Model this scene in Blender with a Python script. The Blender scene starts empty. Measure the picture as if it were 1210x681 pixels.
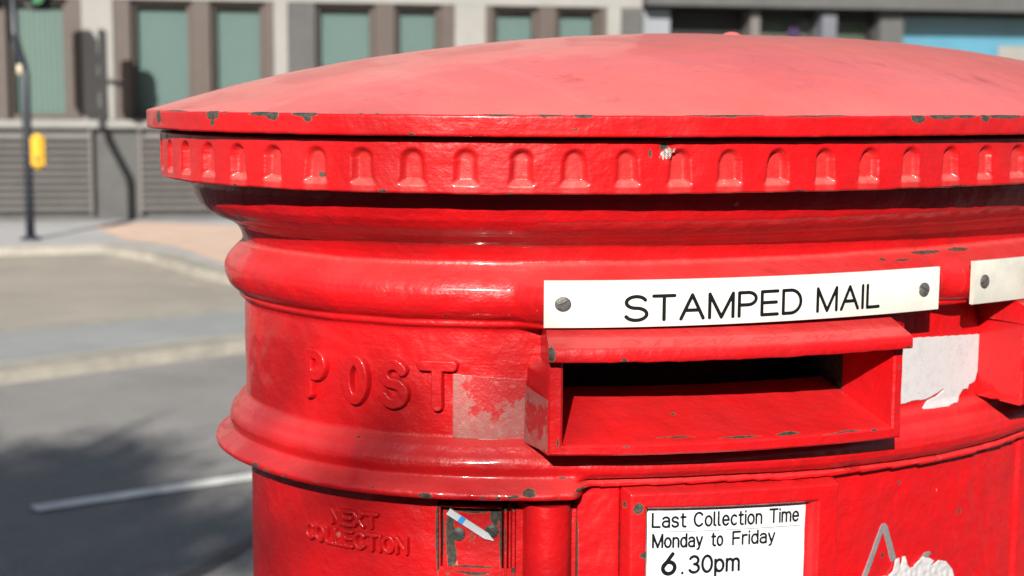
import bpy, bmesh, math, random
import numpy as np
from mathutils import Vector, Matrix, noise
R = math.radians
random.seed(7)
scene = bpy.context.scene
col = scene.collection

# ------------------------------------------------------------------ camera
CZ = 1.5
cam_d = bpy.data.cameras.new('camera'); cam = bpy.data.objects.new('camera', cam_d); col.objects.link(cam)
cam_d.sensor_width = 36.0
cam_d.lens = 1800.0 / 1210.0 * 36.0
cam_d.clip_start = 0.05; cam_d.clip_end = 800
cam.matrix_world = (Matrix.Translation((0, 0, CZ)) @ Matrix.Rotation(math.pi / 2 - 0.12647, 4, 'X')
                    @ Matrix.Rotation(0.00618, 4, 'Z'))
cam_d.dof.use_dof = True
cam_d.dof.focus_distance = 0.95
cam_d.dof.aperture_fstop = 10.0
cam_d.dof.aperture_blades = 7
scene.camera = cam

# ------------------------------------------------------------------ light
SUN_EL, SUN_AZ = R(26), R(9.2)          # sun behind the camera, a little to the left
w = bpy.data.worlds.new('World'); scene.world = w; w.use_nodes = True
nt = w.node_tree
sky = nt.nodes.new('ShaderNodeTexSky'); sky.sky_type = 'NISHITA'; sky.sun_disc = False
sky.sun_elevation = SUN_EL; sky.sun_rotation = math.pi + SUN_AZ
bg = nt.nodes['Background']; bg.inputs['Strength'].default_value = 0.05
nt.links.new(sky.outputs[0], bg.inputs['Color'])
sd = bpy.data.lights.new('sun', 'SUN'); sd.energy = 5.0; sd.angle = R(0.5); sd.color = (1.0, 0.95, 0.87)
so = bpy.data.objects.new('sun', sd); col.objects.link(so)
tosun = Vector((-math.sin(SUN_AZ) * math.cos(SUN_EL), -math.cos(SUN_AZ) * math.cos(SUN_EL), math.sin(SUN_EL)))
so.rotation_euler = tosun.to_track_quat('Z', 'Y').to_euler()
so.location = tosun * 30
vs = scene.view_settings
vs.view_transform = 'Standard'; vs.look = 'None'; vs.exposure = 0.85; vs.gamma = 1.0; vs.use_curve_mapping = False

# ------------------------------------------------------------------ object helpers
def tag(o, label=None, cat=None, group=None, kind=None):
    if label: o['label'] = label
    if cat: o['category'] = cat
    if group: o['group'] = group
    if kind: o['kind'] = kind
    return o
def empty(name, loc=(0, 0, 0), rz=0, label=None, cat=None, group=None):
    o = bpy.data.objects.new(name, None); col.objects.link(o)
    o.location = loc; o.rotation_euler = (0, 0, rz); o.empty_display_size = 0.1
    return tag(o, label, cat, group)
def mesh_obj(name, verts, faces, mat, parent=None, smooth=False, attr=None, dust=None):
    me = bpy.data.meshes.new(name)
    me.from_pydata([tuple(v) for v in verts], [], [tuple(f) for f in faces])
    me.update()
    if smooth: me.shade_smooth()
    if attr is not None:
        a = me.attributes.new('chip', 'FLOAT', 'POINT')
        a.data.foreach_set('value', np.asarray(attr, dtype=np.float32))
    if dust is not None:
        a = me.attributes.new('dust', 'FLOAT', 'POINT')
        a.data.foreach_set('value', np.asarray(dust, dtype=np.float32))
    me.materials.append(mat)
    o = bpy.data.objects.new(name, me); col.objects.link(o)
    if parent: o.parent = parent
    return o
class MB:
    """collects shapes into one mesh"""
    def __init__(s): s.v = []; s.f = []
    def add(s, verts, faces):
        n = len(s.v); s.v += [tuple(v) for v in verts]; s.f += [tuple(i + n for i in f) for f in faces]; return s
    def box(s, x0, x1, y0, y1, z0, z1):
        v = [(x0, y0, z0), (x1, y0, z0), (x1, y1, z0), (x0, y1, z0), (x0, y0, z1), (x1, y0, z1), (x1, y1, z1), (x0, y1, z1)]
        return s.add(v, [(3, 2, 1, 0), (4, 5, 6, 7), (0, 1, 5, 4), (1, 2, 6, 5), (2, 3, 7, 6), (3, 0, 4, 7)])
    def slab(s, poly, z0, z1):
        n = len(poly)
        v = [(p[0], p[1], z0) for p in poly] + [(p[0], p[1], z1) for p in poly]
        return s.add(v, [tuple(range(n - 1, -1, -1)), tuple(range(n, 2 * n))] + [(i, (i + 1) % n, n + (i + 1) % n, n + i) for i in range(n)])
    def tube(s, pts, r, n=16, cap=True):
        pts = [Vector(p) for p in pts]; rs = r if isinstance(r, (list, tuple)) else [r] * len(pts)
        v = []; f = []
        for i, p in enumerate(pts):
            t = (pts[min(i + 1, len(pts) - 1)] - pts[max(i - 1, 0)]).normalized()
            a = t.cross(Vector((0, 1, 0.01))); a.normalize(); b = t.cross(a)
            for k in range(n):
                q = 2 * math.pi * k / n
                v.append(p + (a * math.cos(q) + b * math.sin(q)) * rs[i])
        for i in range(len(pts) - 1):
            for k in range(n):
                f.append((i * n + k, i * n + (k + 1) % n, (i + 1) * n + (k + 1) % n, (i + 1) * n + k))
        if cap: f += [tuple(range(n - 1, -1, -1)), tuple(range((len(pts) - 1) * n, len(pts) * n))]
        return s.add(v, f)
    def build(s, name, mat, parent=None, smooth=False, bevel=0, seg=2):
        o = mesh_obj(name, s.v, s.f, mat, parent, smooth)
        bm = bmesh.new(); bm.from_mesh(o.data); bmesh.ops.recalc_face_normals(bm, faces=bm.faces)
        if bevel:
            es = [e for e in bm.edges if len(e.link_faces) == 2 and e.calc_face_angle(0) > 0.6]
            bmesh.ops.bevel(bm, geom=es, offset=bevel, segments=seg, affect='EDGES', clamp_overlap=True)
        bm.to_mesh(o.data); bm.free()
        return o

# ------------------------------------------------------------------ material helpers
class NT:
    def __init__(s, name):
        s.m = bpy.data.materials.new(name); s.m.use_nodes = True
        s.t = s.m.node_tree; s.b = s.t.nodes['Principled BSDF']
    def n(s, t, **kw):
        o = s.t.nodes.new('ShaderNode' + t)
        for k, v in kw.items():
            if k.startswith('_'): setattr(o, k[1:], v)
            else:
                key = int(k[1:]) if k[0] == 'i' and k[1:].isdigit() else k
                o.inputs[key].default_value = v
        return o
    def l(s, a, b): s.t.links.new(a, b)
    def coords(s): return s.n('TexCoord').outputs['Object']
    def noise(s, scale, detail=4, rough=0.55, co=None, stretch=None):
        co = co or s.coords()
        if stretch:
            mp = s.n('Mapping'); mp.inputs['Scale'].default_value = stretch; s.l(co, mp.inputs['Vector']); co = mp.outputs[0]
        o = s.n('TexNoise', Scale=scale, Detail=detail, Roughness=rough); s.l(co, o.inputs['Vector']); return o.outputs['Fac']
    def ramp(s, fac, *stops):
        o = s.n('ValToRGB'); e = o.color_ramp.elements
        while len(e) < len(stops): e.new(0.5)
        for el, (p, c) in zip(e, stops):
            el.position = p; el.color = (c, c, c, 1) if not isinstance(c, (tuple, list)) else (*c, 1)
        s.l(fac, o.inputs[0]); return o.outputs[0]
    def mix(s, fac, a, b):
        o = s.n('Mix', _data_type='RGBA'); 
        for src, i in ((fac, 0), (a, 6), (b, 7)):
            if hasattr(src, 'is_linked'): s.l(src, o.inputs[i])
            else: o.inputs[i].default_value = src if i == 0 else (*src, 1)
        return o.outputs[2]
    def math(s, op, a, b=0.5, c=None):
        o = s.n('Math', _operation=op)
        for i, v in enumerate((a, b) if c is None else (a, b, c)):
            if hasattr(v, 'is_linked'): s.l(v, o.inputs[i])
            else: o.inputs[i].default_value = v
        return o.outputs[0]
    def bump(s, h, strength=0.3, dist=0.001, prev=None):
        o = s.n('Bump', Strength=strength, Distance=dist); s.l(h, o.inputs['Height'])
        if prev is not None: s.l(prev, o.inputs['Normal'])
        s.l(o.outputs[0], s.b.inputs['Normal']); return o.outputs[0]
    def set(s, **kw):
        for k, v in kw.items():
            k = k.replace('_', ' ')
            if hasattr(v, 'is_linked'): s.l(v, s.b.inputs[k])
            else: s.b.inputs[k].default_value = (*v, 1) if isinstance(v, (tuple, list)) and len(v) == 3 and k != 'Normal' else v
        return s.m

def red_paint(name, base=(0.50, 0.0042, 0.0062), base2=(0.41, 0.0055, 0.0080), rough=(0.36, 0.52), lumps=1.0, chalk=None, spec=0.32, ledge_tint=0.10):
    m = NT(name); co = m.coords()
    n1 = m.noise(22, 5, 0.6, co); n2 = m.noise(140, 3, 0.6, co); n3 = m.noise(520, 2, 0.5, co)
    c = m.mix(m.ramp(n1, (0.35, 0.0), (0.68, 1.0)), base, base2)
    if chalk:      # sun-bleached, powdery top coat
        ch = m.ramp(m.noise(9, 6, 0.65, co, (1, 1, 3)), (0.25, 0.75), (0.7, 1.0))
        c = m.mix(ch, base, chalk)
        c = m.mix(m.ramp(m.noise(60, 6, 0.7, co), (0.62, 0.0), (0.8, 0.35)), c, (0.40, 0.16, 0.14))
        c = m.mix(m.ramp(m.noise(3.2, 7, 0.7, co), (0.48, 0.0), (0.68, 0.55)), c, (0.50, 0.075, 0.065))
        c = m.mix(m.ramp(m.noise(5, 7, 0.72, co, (2.5, 0.6, 1)), (0.56, 0.0), (0.72, 0.5)), c, (0.68, 0.23, 0.20))
        c = m.mix(m.ramp(m.noise(230, 3, 0.6, co), (0.70, 0.0), (0.76, 0.8)), c, (0.22, 0.06, 0.05))
        c = m.mix(m.ramp(m.noise(34, 2, 0.5, co), (0.80, 0.0), (0.815, 0.7)), c, (0.75, 0.45, 0.40))
    # tiny nicks through to an older coat
    nick = m.ramp(m.noise(95, 2, 0.4, co), (0.805, 0.0), (0.82, 1.0))
    c = m.mix(nick, c, (0.55, 0.14, 0.10))
    grime = m.ramp(m.noise(6, 6, 0.65, co, (1, 1, 0.5)), (0.55, 0.0), (0.85, 0.25))
    c = m.mix(grime, c, (0.16, 0.012, 0.012))
    # chalking and dusting on ledges, with sky sheen of up-facing faces painted in
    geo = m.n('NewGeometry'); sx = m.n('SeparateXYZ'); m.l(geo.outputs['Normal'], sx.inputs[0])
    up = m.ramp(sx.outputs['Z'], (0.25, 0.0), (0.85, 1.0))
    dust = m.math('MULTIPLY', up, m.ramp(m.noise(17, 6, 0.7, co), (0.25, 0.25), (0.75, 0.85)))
    c = m.mix(m.math('MULTIPLY', dust, ledge_tint), c, (0.50, 0.085, 0.082))
    runs = m.ramp(m.noise(26, 5, 0.65, co, (1, 1, 0.12)), (0.60, 0.0), (0.78, 0.55))
    c = m.mix(runs, c, (0.27, 0.008, 0.010))
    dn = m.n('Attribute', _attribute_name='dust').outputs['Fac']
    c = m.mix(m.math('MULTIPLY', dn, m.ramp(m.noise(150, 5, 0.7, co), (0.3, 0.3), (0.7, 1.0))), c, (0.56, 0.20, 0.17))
    at = m.n('Attribute', _attribute_name='chip'); chip = at.outputs['Fac']
    cn = m.math('MULTIPLY_ADD', m.noise(260, 5, 0.7, co), 0.9, -0.45)
    cv = m.math('ADD', chip, cn)
    has = m.math('GREATER_THAN', chip, 0.02)
    rim = m.math('MULTIPLY', m.ramp(cv, (0.45, 0.0), (0.48, 1.0)), has)
    core = m.math('MULTIPLY', m.ramp(cv, (0.50, 0.0), (0.54, 1.0)), has)
    c = m.mix(rim, c, (0.22, 0.10, 0.055))
    c = m.mix(core, c, m.mix(m.ramp(m.noise(300, 4, 0.6, co), (0.4, 0.0), (0.6, 1.0)), (0.028, 0.027, 0.024), (0.065, 0.055, 0.042)))
    m.set(Base_Color=c, Specular_IOR_Level=spec, Coat_Weight=0.40, Coat_Roughness=0.10)
    rr = m.ramp(n1, (0.3, rough[0]), (0.7, rough[1]))
    m.set(Roughness=m.math('MAXIMUM', rr, m.math('MULTIPLY', core, 0.75)))
    h = m.math('ADD', m.math('MULTIPLY', n2, 1.0), m.math('MULTIPLY', n3, 0.15))
    p = m.bump(m.noise(45, 4, 0.55, co), 0.45 * lumps, 0.004)
    p = m.bump(m.noise(60, 4, 0.6, co, (1, 1, 9)), 0.08 * lumps, 0.0022, p)
    p = m.bump(h, 0.36 * lumps, 0.0010, p)
    m.bump(m.math('SUBTRACT', 1.0, m.math('MAXIMUM', core, nick)), 0.5, 0.0006, p)
    return m.m

def simple(name, color, rough=0.6, var=0.15, scale=3.0, bump=0.0, bscale=40, metal=0.0, spec=0.4, var2=None):
    m = NT(name); co = m.coords()
    d = tuple(x * (1 - var) for x in color); l_ = tuple(min(1, x * (1 + var)) for x in color)
    c = m.mix(m.ramp(m.noise(scale, 6, 0.62, co), (0.3, 0.0), (0.7, 1.0)), d, l_)
    if var2: c = m.mix(m.ramp(m.noise(scale * 0.35, 5, 0.6, co), (0.5, 0.0), (0.72, 0.6)), c, var2)
    m.set(Base_Color=c, Roughness=rough, Metallic=metal, Specular_IOR_Level=spec)
    if bump: m.bump(m.noise(bscale, 5, 0.6, co), bump, 0.003)
    return m.m

M = {}
M['red'] = red_paint('red_gloss_paint')
M['red_lid'] = red_paint('weathered_red_paint', base=(0.55, 0.06, 0.05), chalk=(0.66, 0.145, 0.125), rough=(0.36, 0.5), lumps=0.6)
M['red_cast'] = red_paint('red_paint_on_casting', lumps=1.3, ledge_tint=0.55)
M['dark_metal'] = simple('worn_dark_metal', (0.035, 0.038, 0.036), 0.5, 0.4, 200, 0.3, 300, spec=0.5)
M['screw'] = simple('dull_steel', (0.11, 0.105, 0.10), 0.5, 0.35, 300, 0.2, 600, metal=0.35)
M['ink'] = simple('black_print', (0.006, 0.007, 0.009), 0.5, 0.1, spec=0.15)
M['stick'] = simple('white_plastic', (0.48, 0.50, 0.54), 0.4, 0.06, 200)
M['blue'] = simple('blue_plastic', (0.03, 0.28, 0.75), 0.4, 0.1, 200)
def sign_white():
    m = NT('white_sign_plastic'); co = m.coords()
    c = m.mix(m.ramp(m.noise(30, 6, 0.65, co), (0.45, 0.0), (0.75, 0.6)), (0.62, 0.61, 0.565), (0.50, 0.475, 0.40))
    c = m.mix(m.ramp(m.noise(90, 5, 0.7, co, (1, 1, 6)), (0.60, 0.0), (0.75, 0.45)), c, (0.36, 0.33, 0.27))
    c = m.mix(m.ramp(m.noise(420, 3, 0.6, co), (0.72, 0.0), (0.76, 0.7)), c, (0.25, 0.22, 0.18))
    m.set(Base_Color=c, Roughness=0.42); m.bump(m.noise(60, 3, 0.5, co), 0.05, 0.001); return m.m
M['sign'] = sign_white()
def notice_paper():
    m = NT('notice_paper'); co = m.coords()
    c = m.mix(m.ramp(m.noise(25, 4, 0.6, co), (0.4, 0.0), (0.75, 0.5)), (0.60, 0.635, 0.65), (0.55, 0.57, 0.57))
    m.set(Base_Color=c, Roughness=0.35); return m.m
M['notice'] = notice_paper()
def torn_paper():
    m = NT('torn_paper'); co = m.coords()
    f = m.ramp(m.noise(240, 6, 0.75, co), (0.55, 0.0), (0.70, 0.55))
    c = m.mix(f, (0.43, 0.42, 0.43), (0.36, 0.24, 0.24))
    c = m.mix(m.ramp(m.noise(90, 5, 0.7, co), (0.5, 0.0), (0.75, 0.5)), c, (0.30, 0.29, 0.29))
    m.set(Base_Color=c, Roughness=0.85); m.bump(m.noise(350, 5, 0.7, co), 0.5, 0.0006); return m.m
M['paper'] = torn_paper()
def residue():
    m = NT('sticker_residue'); co = m.coords()
    at = m.n('Attribute', _attribute_name='chip').outputs['Fac']
    cn = m.math('MULTIPLY_ADD', m.noise(75, 7, 0.72, co), 2.1, -1.05)
    f = m.ramp(m.math('ADD', at, cn), (0.45, 0.0), (0.56, 0.9))
    film = m.mix(m.ramp(m.noise(200, 4, 0.6, co), (0.35, 0.0), (0.65, 1.0)), (0.36, 0.085, 0.082), (0.30, 0.135, 0.115))
    c = m.mix(f, (0.40, 0.012, 0.015), film)
    c = m.mix(m.ramp(m.noise(120, 6, 0.75, co), (0.56, 0.0), (0.66, 0.6)), c, (0.40, 0.20, 0.18))
    c = m.mix(m.ramp(m.noise(210, 4, 0.7, co), (0.66, 0.0), (0.70, 0.8)), c, (0.12, 0.075, 0.05))
    m.set(Base_Color=c, Roughness=0.42); m.bump(m.noise(150, 5, 0.7, co), 0.6, 0.0012); return m.m
M['residue'] = residue()
M['tape'] = simple('grey_tape', (0.17, 0.155, 0.16), 0.6, 0.2, 200, 0.2, 400)

# ================================================================== POST BOX
# plan: an oval whose front (-y local) is turned 37.7 deg to the right of the camera
AX, BX, EN = 0.43292, 0.24394, 2.24482
PB = empty('post_box', (0.18318, 1.29698, 0), 0.65883,
           'red oval cast iron post box with domed lid, STAMPED MAIL slot and torn stickers', 'post box')
_T = np.linspace(-math.pi * 1.5, math.pi / 2, 40001)
def _plan(t, o):
    c, s = np.cos(t), np.sin(t)
    x = AX * np.sign(c) * np.abs(c) ** (2 / EN); y = BX * np.sign(s) * np.abs(s) ** (2 / EN)
    nx = np.sign(x) * np.abs(x / AX) ** (EN - 1) / AX; ny = np.sign(y) * np.abs(y / BX) ** (EN - 1) / BX
    l = np.hypot(nx, ny)
    return x + o * nx / l, y + o * ny / l
_xb, _yb = _plan(_T, 0)
_S = np.concatenate([[0], np.cumsum(np.hypot(np.diff(_xb), np.diff(_yb)))]); _S -= np.interp(-math.pi / 2, _T, _S)
SMIN, SMAX = _S[0], _S[-1]
def bend(s, o, h):
    """arc position along the front, offset out of the casting, height relative to eye level -> box-local xyz"""
    t = np.interp(np.asarray(s, float), _S, _T)
    x, y = _plan(t, np.asarray(o, float))
    return np.stack([x, y, CZ + np.asarray(h, float) + 0 * x], -1)
def nz(s, h, sc, seed=0.0):
    return noise.noise(Vector((s * sc, h * sc, seed)))
def nzg(S, H, sc, seed=0.0):
    f = np.empty(S.shape)
    for i, (a, b) in enumerate(zip(S.ravel(), H.ravel())): f.flat[i] = noise.noise(Vector((a * sc, b * sc, seed)))
    return f
def sstep(a, b, x):
    t = np.clip((x - a) / (b - a), 0, 1); return t * t * (3 - 2 * t)
def grid_faces(nu, nv, closed=False, keep=None, flip=False):
    fs = []
    for i in range(nu if closed else nu - 1):
        i2 = (i + 1) % nu
        for j in range(nv - 1):
            if keep is not None and not keep[i % keep.shape[0], j]: continue
            q = (i * nv + j, i2 * nv + j, i2 * nv + j + 1, i * nv + j + 1)
            fs.append(q[::-1] if flip else q)
    return fs
def chips(S, H, lst):
    c = np.zeros(S.shape)
    for (s0, h0, rs, rh, k) in lst:
        d = np.sqrt(((S - s0) / rs) ** 2 + ((H - h0) / rh) ** 2)
        c = np.maximum(c, np.clip(k * (1.25 - d), 0, 1))
    return c
def scatter_chips(n, s0, s1, h0, dh, seed, smin=0.0006, smax=0.0035):
    rr = random.Random(seed); out = []
    for _ in range(n):
        z = smin + (smax - smin) * rr.random() ** 3
        out.append((rr.uniform(s0, s1), h0 + rr.uniform(-dh, dh), z * rr.uniform(0.9, 3.0), z * rr.uniform(0.35, 0.9), rr.uniform(0.62, 1.1)))
    return out
def ring_s(fine0=-0.72, fine1=0.24, fs=0.002, cs=0.012):
    a = np.arange(fine0, fine1, fs)
    tot = SMAX - SMIN
    b = np.linspace(fine1, fine0 + tot, int((tot - (fine1 - fine0)) / cs))[:-1]
    s = np.concatenate([a, b]); return np.where(s > SMAX, s - tot, s)

RS = ring_s()
# ---- body: neck, torus, drum, lower moulding, shaft, base
prof = [(-0.0575, 0.050), (-0.0585, 0.0375), (-0.0653, 0.0368), (-0.0700, 0.0352), (-0.0767, 0.0322), (-0.0820, 0.0276), (-0.0855, 0.0225),
        (-0.0876, 0.0185), (-0.0885, 0.0160), (-0.0893, 0.0135), (-0.0915, 0.0088), (-0.0955, 0.0040), (-0.1005, 0.0014), (-0.1050, 0.0003),
        (-0.1075, 0.0010), (-0.1100, 0.0040), (-0.1140, 0.0084), (-0.1180, 0.0117), (-0.1215, 0.0134), (-0.1250, 0.0140), (-0.1285, 0.0139),
        (-0.1320, 0.0132), (-0.1360, 0.0115), (-0.1390, 0.0090), (-0.1412, 0.0060), (-0.1422, 0.0040), (-0.1432, 0.0040), (-0.1445, 0.0043),
        (-0.1458, 0.0040), (-0.1470, 0.0026), (-0.1480, 0.0006), (-0.1500, 0.0), (-0.2180, 0.0), (-0.2197, 0.0009), (-0.2212, 0.0030), (-0.2230, 0.0056),
        (-0.2250, 0.0068), (-0.2275, 0.0084), (-0.2300, 0.0108), (-0.2330, 0.0121), (-0.2360, 0.0124), (-0.2385, 0.0118), (-0.2405, 0.0108), (-0.2420, 0.0106),
        (-0.2436, 0.0118), (-0.2452, 0.0142), (-0.2475, 0.0182), (-0.2500, 0.0218), (-0.2512, 0.0226), (-0.2535, 0.0224), (-0.2546, 0.0212),
        (-0.2549, 0.0150), (-0.2553, 0.0000), (-0.2565, -0.0030), (-0.60, -0.0030), (-1.10, -0.0030), (-1.16, 0.004), (-1.18, 0.020), (-1.21, 0.026),
        (-1.24, 0.030), (-1.5, 0.030)]
ph = np.array([-p[0] for p in prof]); po = np.array([p[1] for p in prof])
# resample finely along the polyline
al = np.concatenate([[0], np.cumsum(np.hypot(np.diff(ph), np.diff(po)))])
upto = np.interp(0.27, ph, al)
ts = np.concatenate([np.arange(0, upto, 0.0011), np.arange(upto, np.interp(0.45, ph, al), 0.006), np.linspace(np.interp(0.45, ph, al), al[-1], 40)])
PH, PO = np.interp(ts, al, ph), np.interp(ts, al, po)
S, H = np.meshgrid(RS, -PH, indexing='ij'); O = np.broadcast_to(PO, S.shape).copy()
# raised casting over the two slots: the torus swells forward there
def boss(s): return sstep(-0.372, -0.345, s) * (1 - 0.45 * np.exp(-((s + 0.057) / 0.014) ** 2)) * (1 - sstep(0.17, 0.20, s))
tor = np.clip(np.interp(-H, [0.1055, 0.111, 0.118, 0.1400, 0.1450, 0.148], [0, 0.45, 1, 1, 0.9, 0]), 0, 1)
O += 0.0162 * boss(S) * tor
# the lip of the lower moulding stops short of the notice frame
_hs = [-0.36, -0.324, -0.285, -0.214, -0.145, -0.037, 0.033, 0.067, 0.12]
_hh = [-0.2440, -0.2454, -0.2462, -0.2490, -0.2529, -0.2570, -0.2557, -0.2533, -0.2500]
def roll_h(s): return np.interp(s, _hs, _hh)
narrow = sstep(-0.333, -0.318, S) * (1 - sstep(0.45, 0.5, S))
lipz = sstep(0.2425, 0.2465, -H) * (1 - sstep(0.2548, 0.2552, -H))
Hb = roll_h(S); tt = np.clip((-0.2188 - H) / (-0.2188 - Hb), 0, 1)
On = np.interp(tt, [0, .06, .15, .22, .3, .42, .55, .7, .82, .9, .96, 1.0], [0, .001, .0048, .0060, .0072, .0108, .0132, .0142, .0134, .0112, .0080, .0035])
On = np.where(H < Hb, 0.0028, On); On = np.where((H < Hb - 0.0012) & (H > Hb - 0.0042), 0.0095, On); On = np.where(H <= Hb - 0.0042, -0.003, On)
inz = (H < -0.2180) & (H > -0.2700)
O = np.where(inz, O * (1 - narrow) + On * narrow, O)
# hand-cast unevenness
lo = nzg(S[::4, ::4], H[::4, ::4], 26)
O += 0.0006 * np.repeat(np.repeat(lo, 4, 0), 4, 1)[:S.shape[0], :S.shape[1]] if False else 0
n1 = nzg(S, H, 30); n2 = nzg(S, H, 85, 3.1)
O += 0.00075 * n1 + 0.00030 * n2
edge = np.exp(-((H + 0.2518) / 0.0022) ** 2) * (1 - 0.6 * narrow)
rag = np.array([nz(s, 0, 70, 9.0) * 0.9 + nz(s, 0, 190, 4.0) * 0.6 for s in RS])[:, None]
O += edge * 0.0009 * rag
H2 = H + edge * 0.0008 * rag + 0.0006 * n1 * (-H < 0.26)
# a broken nick at the far left of the moulding
nick = np.exp(-((S + 0.665) / 0.018) ** 2) * np.exp(-((H + 0.2445) / 0.0022) ** 2)
O -= 0.006 * nick
chl = chips(S, H, [(-0.5475, -0.2525, 0.004, 0.0025, 1.2), (-0.5355, -0.2525, 0.002, 0.002, 1.1), (-0.452, -0.2500, 0.002, 0.0016, 0.7), (-0.4195, -0.2525, 0.005, 0.0022, 1.1),
                   (-0.359, -0.2495, 0.0055, 0.0030, 0.95), (-0.338, -0.2425, 0.005, 0.0012, 0.8), (-0.328, -0.2490, 0.006, 0.0018, 0.85), (-0.470, -0.2225, 0.0007, 0.0008, 1.3),
                   (-0.105, -0.1105, 0.004, 0.0014, 0.9), (-0.088, -0.1112, 0.015, 0.0010, 0.75), (-0.055, -0.1082, 0.022, 0.0016, 0.9), (-0.02, -0.1082, 0.02, 0.0016, 0.8),
                   (-0.41, -0.1390, 0.0009, 0.0009, 1.3), (-0.498, -0.1145, 0.0008, 0.0008, 1.0)] + scatter_chips(34, -0.64, -0.33, -0.2520, 0.0012, 11, 0.0004, 0.0020) + scatter_chips(14, -0.6, 0.1, -0.1300, 0.012, 12, 0.0004, 0.0010))
cen = lambda a: 0.25 * (a[:-1, :-1] + a[1:, :-1] + a[:-1, 1:] + a[1:, 1:])
Sx = np.vstack([S, S[:1] + 1e-6]); Hx = np.vstack([H, H[:1]])
cs_, ch_ = cen(Sx), cen(Hx)
def slot(s0, s1): return (cs_ > s0) & (cs_ < s1) & (ch_ < -0.158) & (ch_ > -0.2135)
keep = ~(slot(-0.3445, -0.1185) | slot(0.020, 0.246) | ((cs_ > -0.4165) & (cs_ < -0.3655) & (ch_ < -0.2662) & (ch_ > -0.3080)) | ((cs_ > -0.4185) & (cs_ < -0.3285) & (ch_ < -0.2568) & (ch_ > -0.2664)))
V = bend(S, O, H2).reshape(-1, 3)
nu, nv = S.shape
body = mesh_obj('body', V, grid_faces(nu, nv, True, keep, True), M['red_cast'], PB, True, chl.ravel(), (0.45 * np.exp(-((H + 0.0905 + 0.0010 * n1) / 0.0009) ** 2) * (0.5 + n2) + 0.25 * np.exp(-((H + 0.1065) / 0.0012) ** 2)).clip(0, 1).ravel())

# ---- fluted band under the lid
sb_full = ring_s(-0.75, 0.25, 0.00085, 0.006)
hb = np.concatenate([[-0.0262, -0.0270], np.arange(-0.0278, -0.0585, -0.0007), [-0.0588, -0.0590, -0.0590]])
ob = np.concatenate([[0.052, 0.0572], np.full(len(hb) - 5, 0.0581), [0.0572, 0.052, 0.036]])
S, H = np.meshgrid(sb_full, hb, indexing='ij'); O = np.broadcast_to(ob, S.shape).copy()
_o58 = np.concatenate([[0], np.cumsum(np.hypot(*[np.diff(q) for q in _plan(_T, 0.058)]))])
Ls = lambda s: np.interp(s, _S, _o58)
meas = np.array([-0.5417, -0.5152, -0.4913, -0.4664, -0.4425, -0.4182, -0.3928, -0.3658, -0.3393, -0.3121, -0.2834, -0.2545, -0.2246, -0.1930, -0.1612, -0.1287, -0.0947, -0.0623, -0.0293])
lm = Ls(meas); dl = np.mean(np.diff(lm)); tot58 = _o58[-1]
cents = list(lm)
k = lm[0] - dl
while k > Ls(SMIN) and k > lm[-1] + dl * 1.2 - tot58: cents.append(k); k -= dl
k = lm[-1] + dl
hi = min(cents) + tot58 - dl * 0.7
while k < hi: cents.append(k); k += dl
cents = np.array(sorted(c % tot58 for c in cents))
Lg = Ls(S) % tot58
idx = np.searchsorted(cents, Lg); a = cents[(idx - 1) % len(cents)]; b = cents[idx % len(cents)]
da = (Lg - a + tot58 / 2) % tot58 - tot58 / 2; db = (Lg - b + tot58 / 2) % tot58 - tot58 / 2
DL = np.where(np.abs(da) < np.abs(db), da, db)
wn = 0.0068 + 0.0005 * sstep(-0.036, -0.050, H) + 0.0014 * sstep(-0.0495, -0.0535, H)     # half width, flaring at the foot
top = -0.0318
cy_ = top - 0.0070
_v2 = random.Random(5); _wv = np.array([_v2.uniform(-0.0006, 0.0006) for _ in cents]); _nr = np.where(np.abs(da) < np.abs(db), (idx - 1) % len(cents), idx % len(cents)); _tl = np.array([_v2.uniform(-0.035, 0.035) for _ in cents])
DL = DL + _tl[_nr] * (H + 0.044); wn = wn + _wv[_nr]
dist = np.where(H > cy_, np.hypot(DL, H - cy_) - 0.0068, np.abs(DL) - wn)
inside = 1 - sstep(-0.0030, 0.0006, dist)
_near = np.where(np.abs(da) < np.abs(db), (idx - 1) % len(cents), idx % len(cents))
_vr = random.Random(21); _dv = np.array([_vr.uniform(0.75, 1.12) for _ in cents])
depth = 0.0049 * inside * _dv[_near]
foot = np.clip((-0.0503 - H) / 0.0036, 0, 1)
depth = depth * (1 - foot)
O -= depth
n1 = nzg(S[:, ::2], H[:, ::2], 45); n1 = np.repeat(n1, 2, 1)[:, :S.shape[1]]
O += 0.00035 * n1
H2 = H + 0.0005 * np.array([nz(s, 0, 35, 2.0) + 0.5 * nz(s, 0, 120, 5.0) for s in sb_full])[:, None] * sstep(-0.054, -0.058, H)
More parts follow.
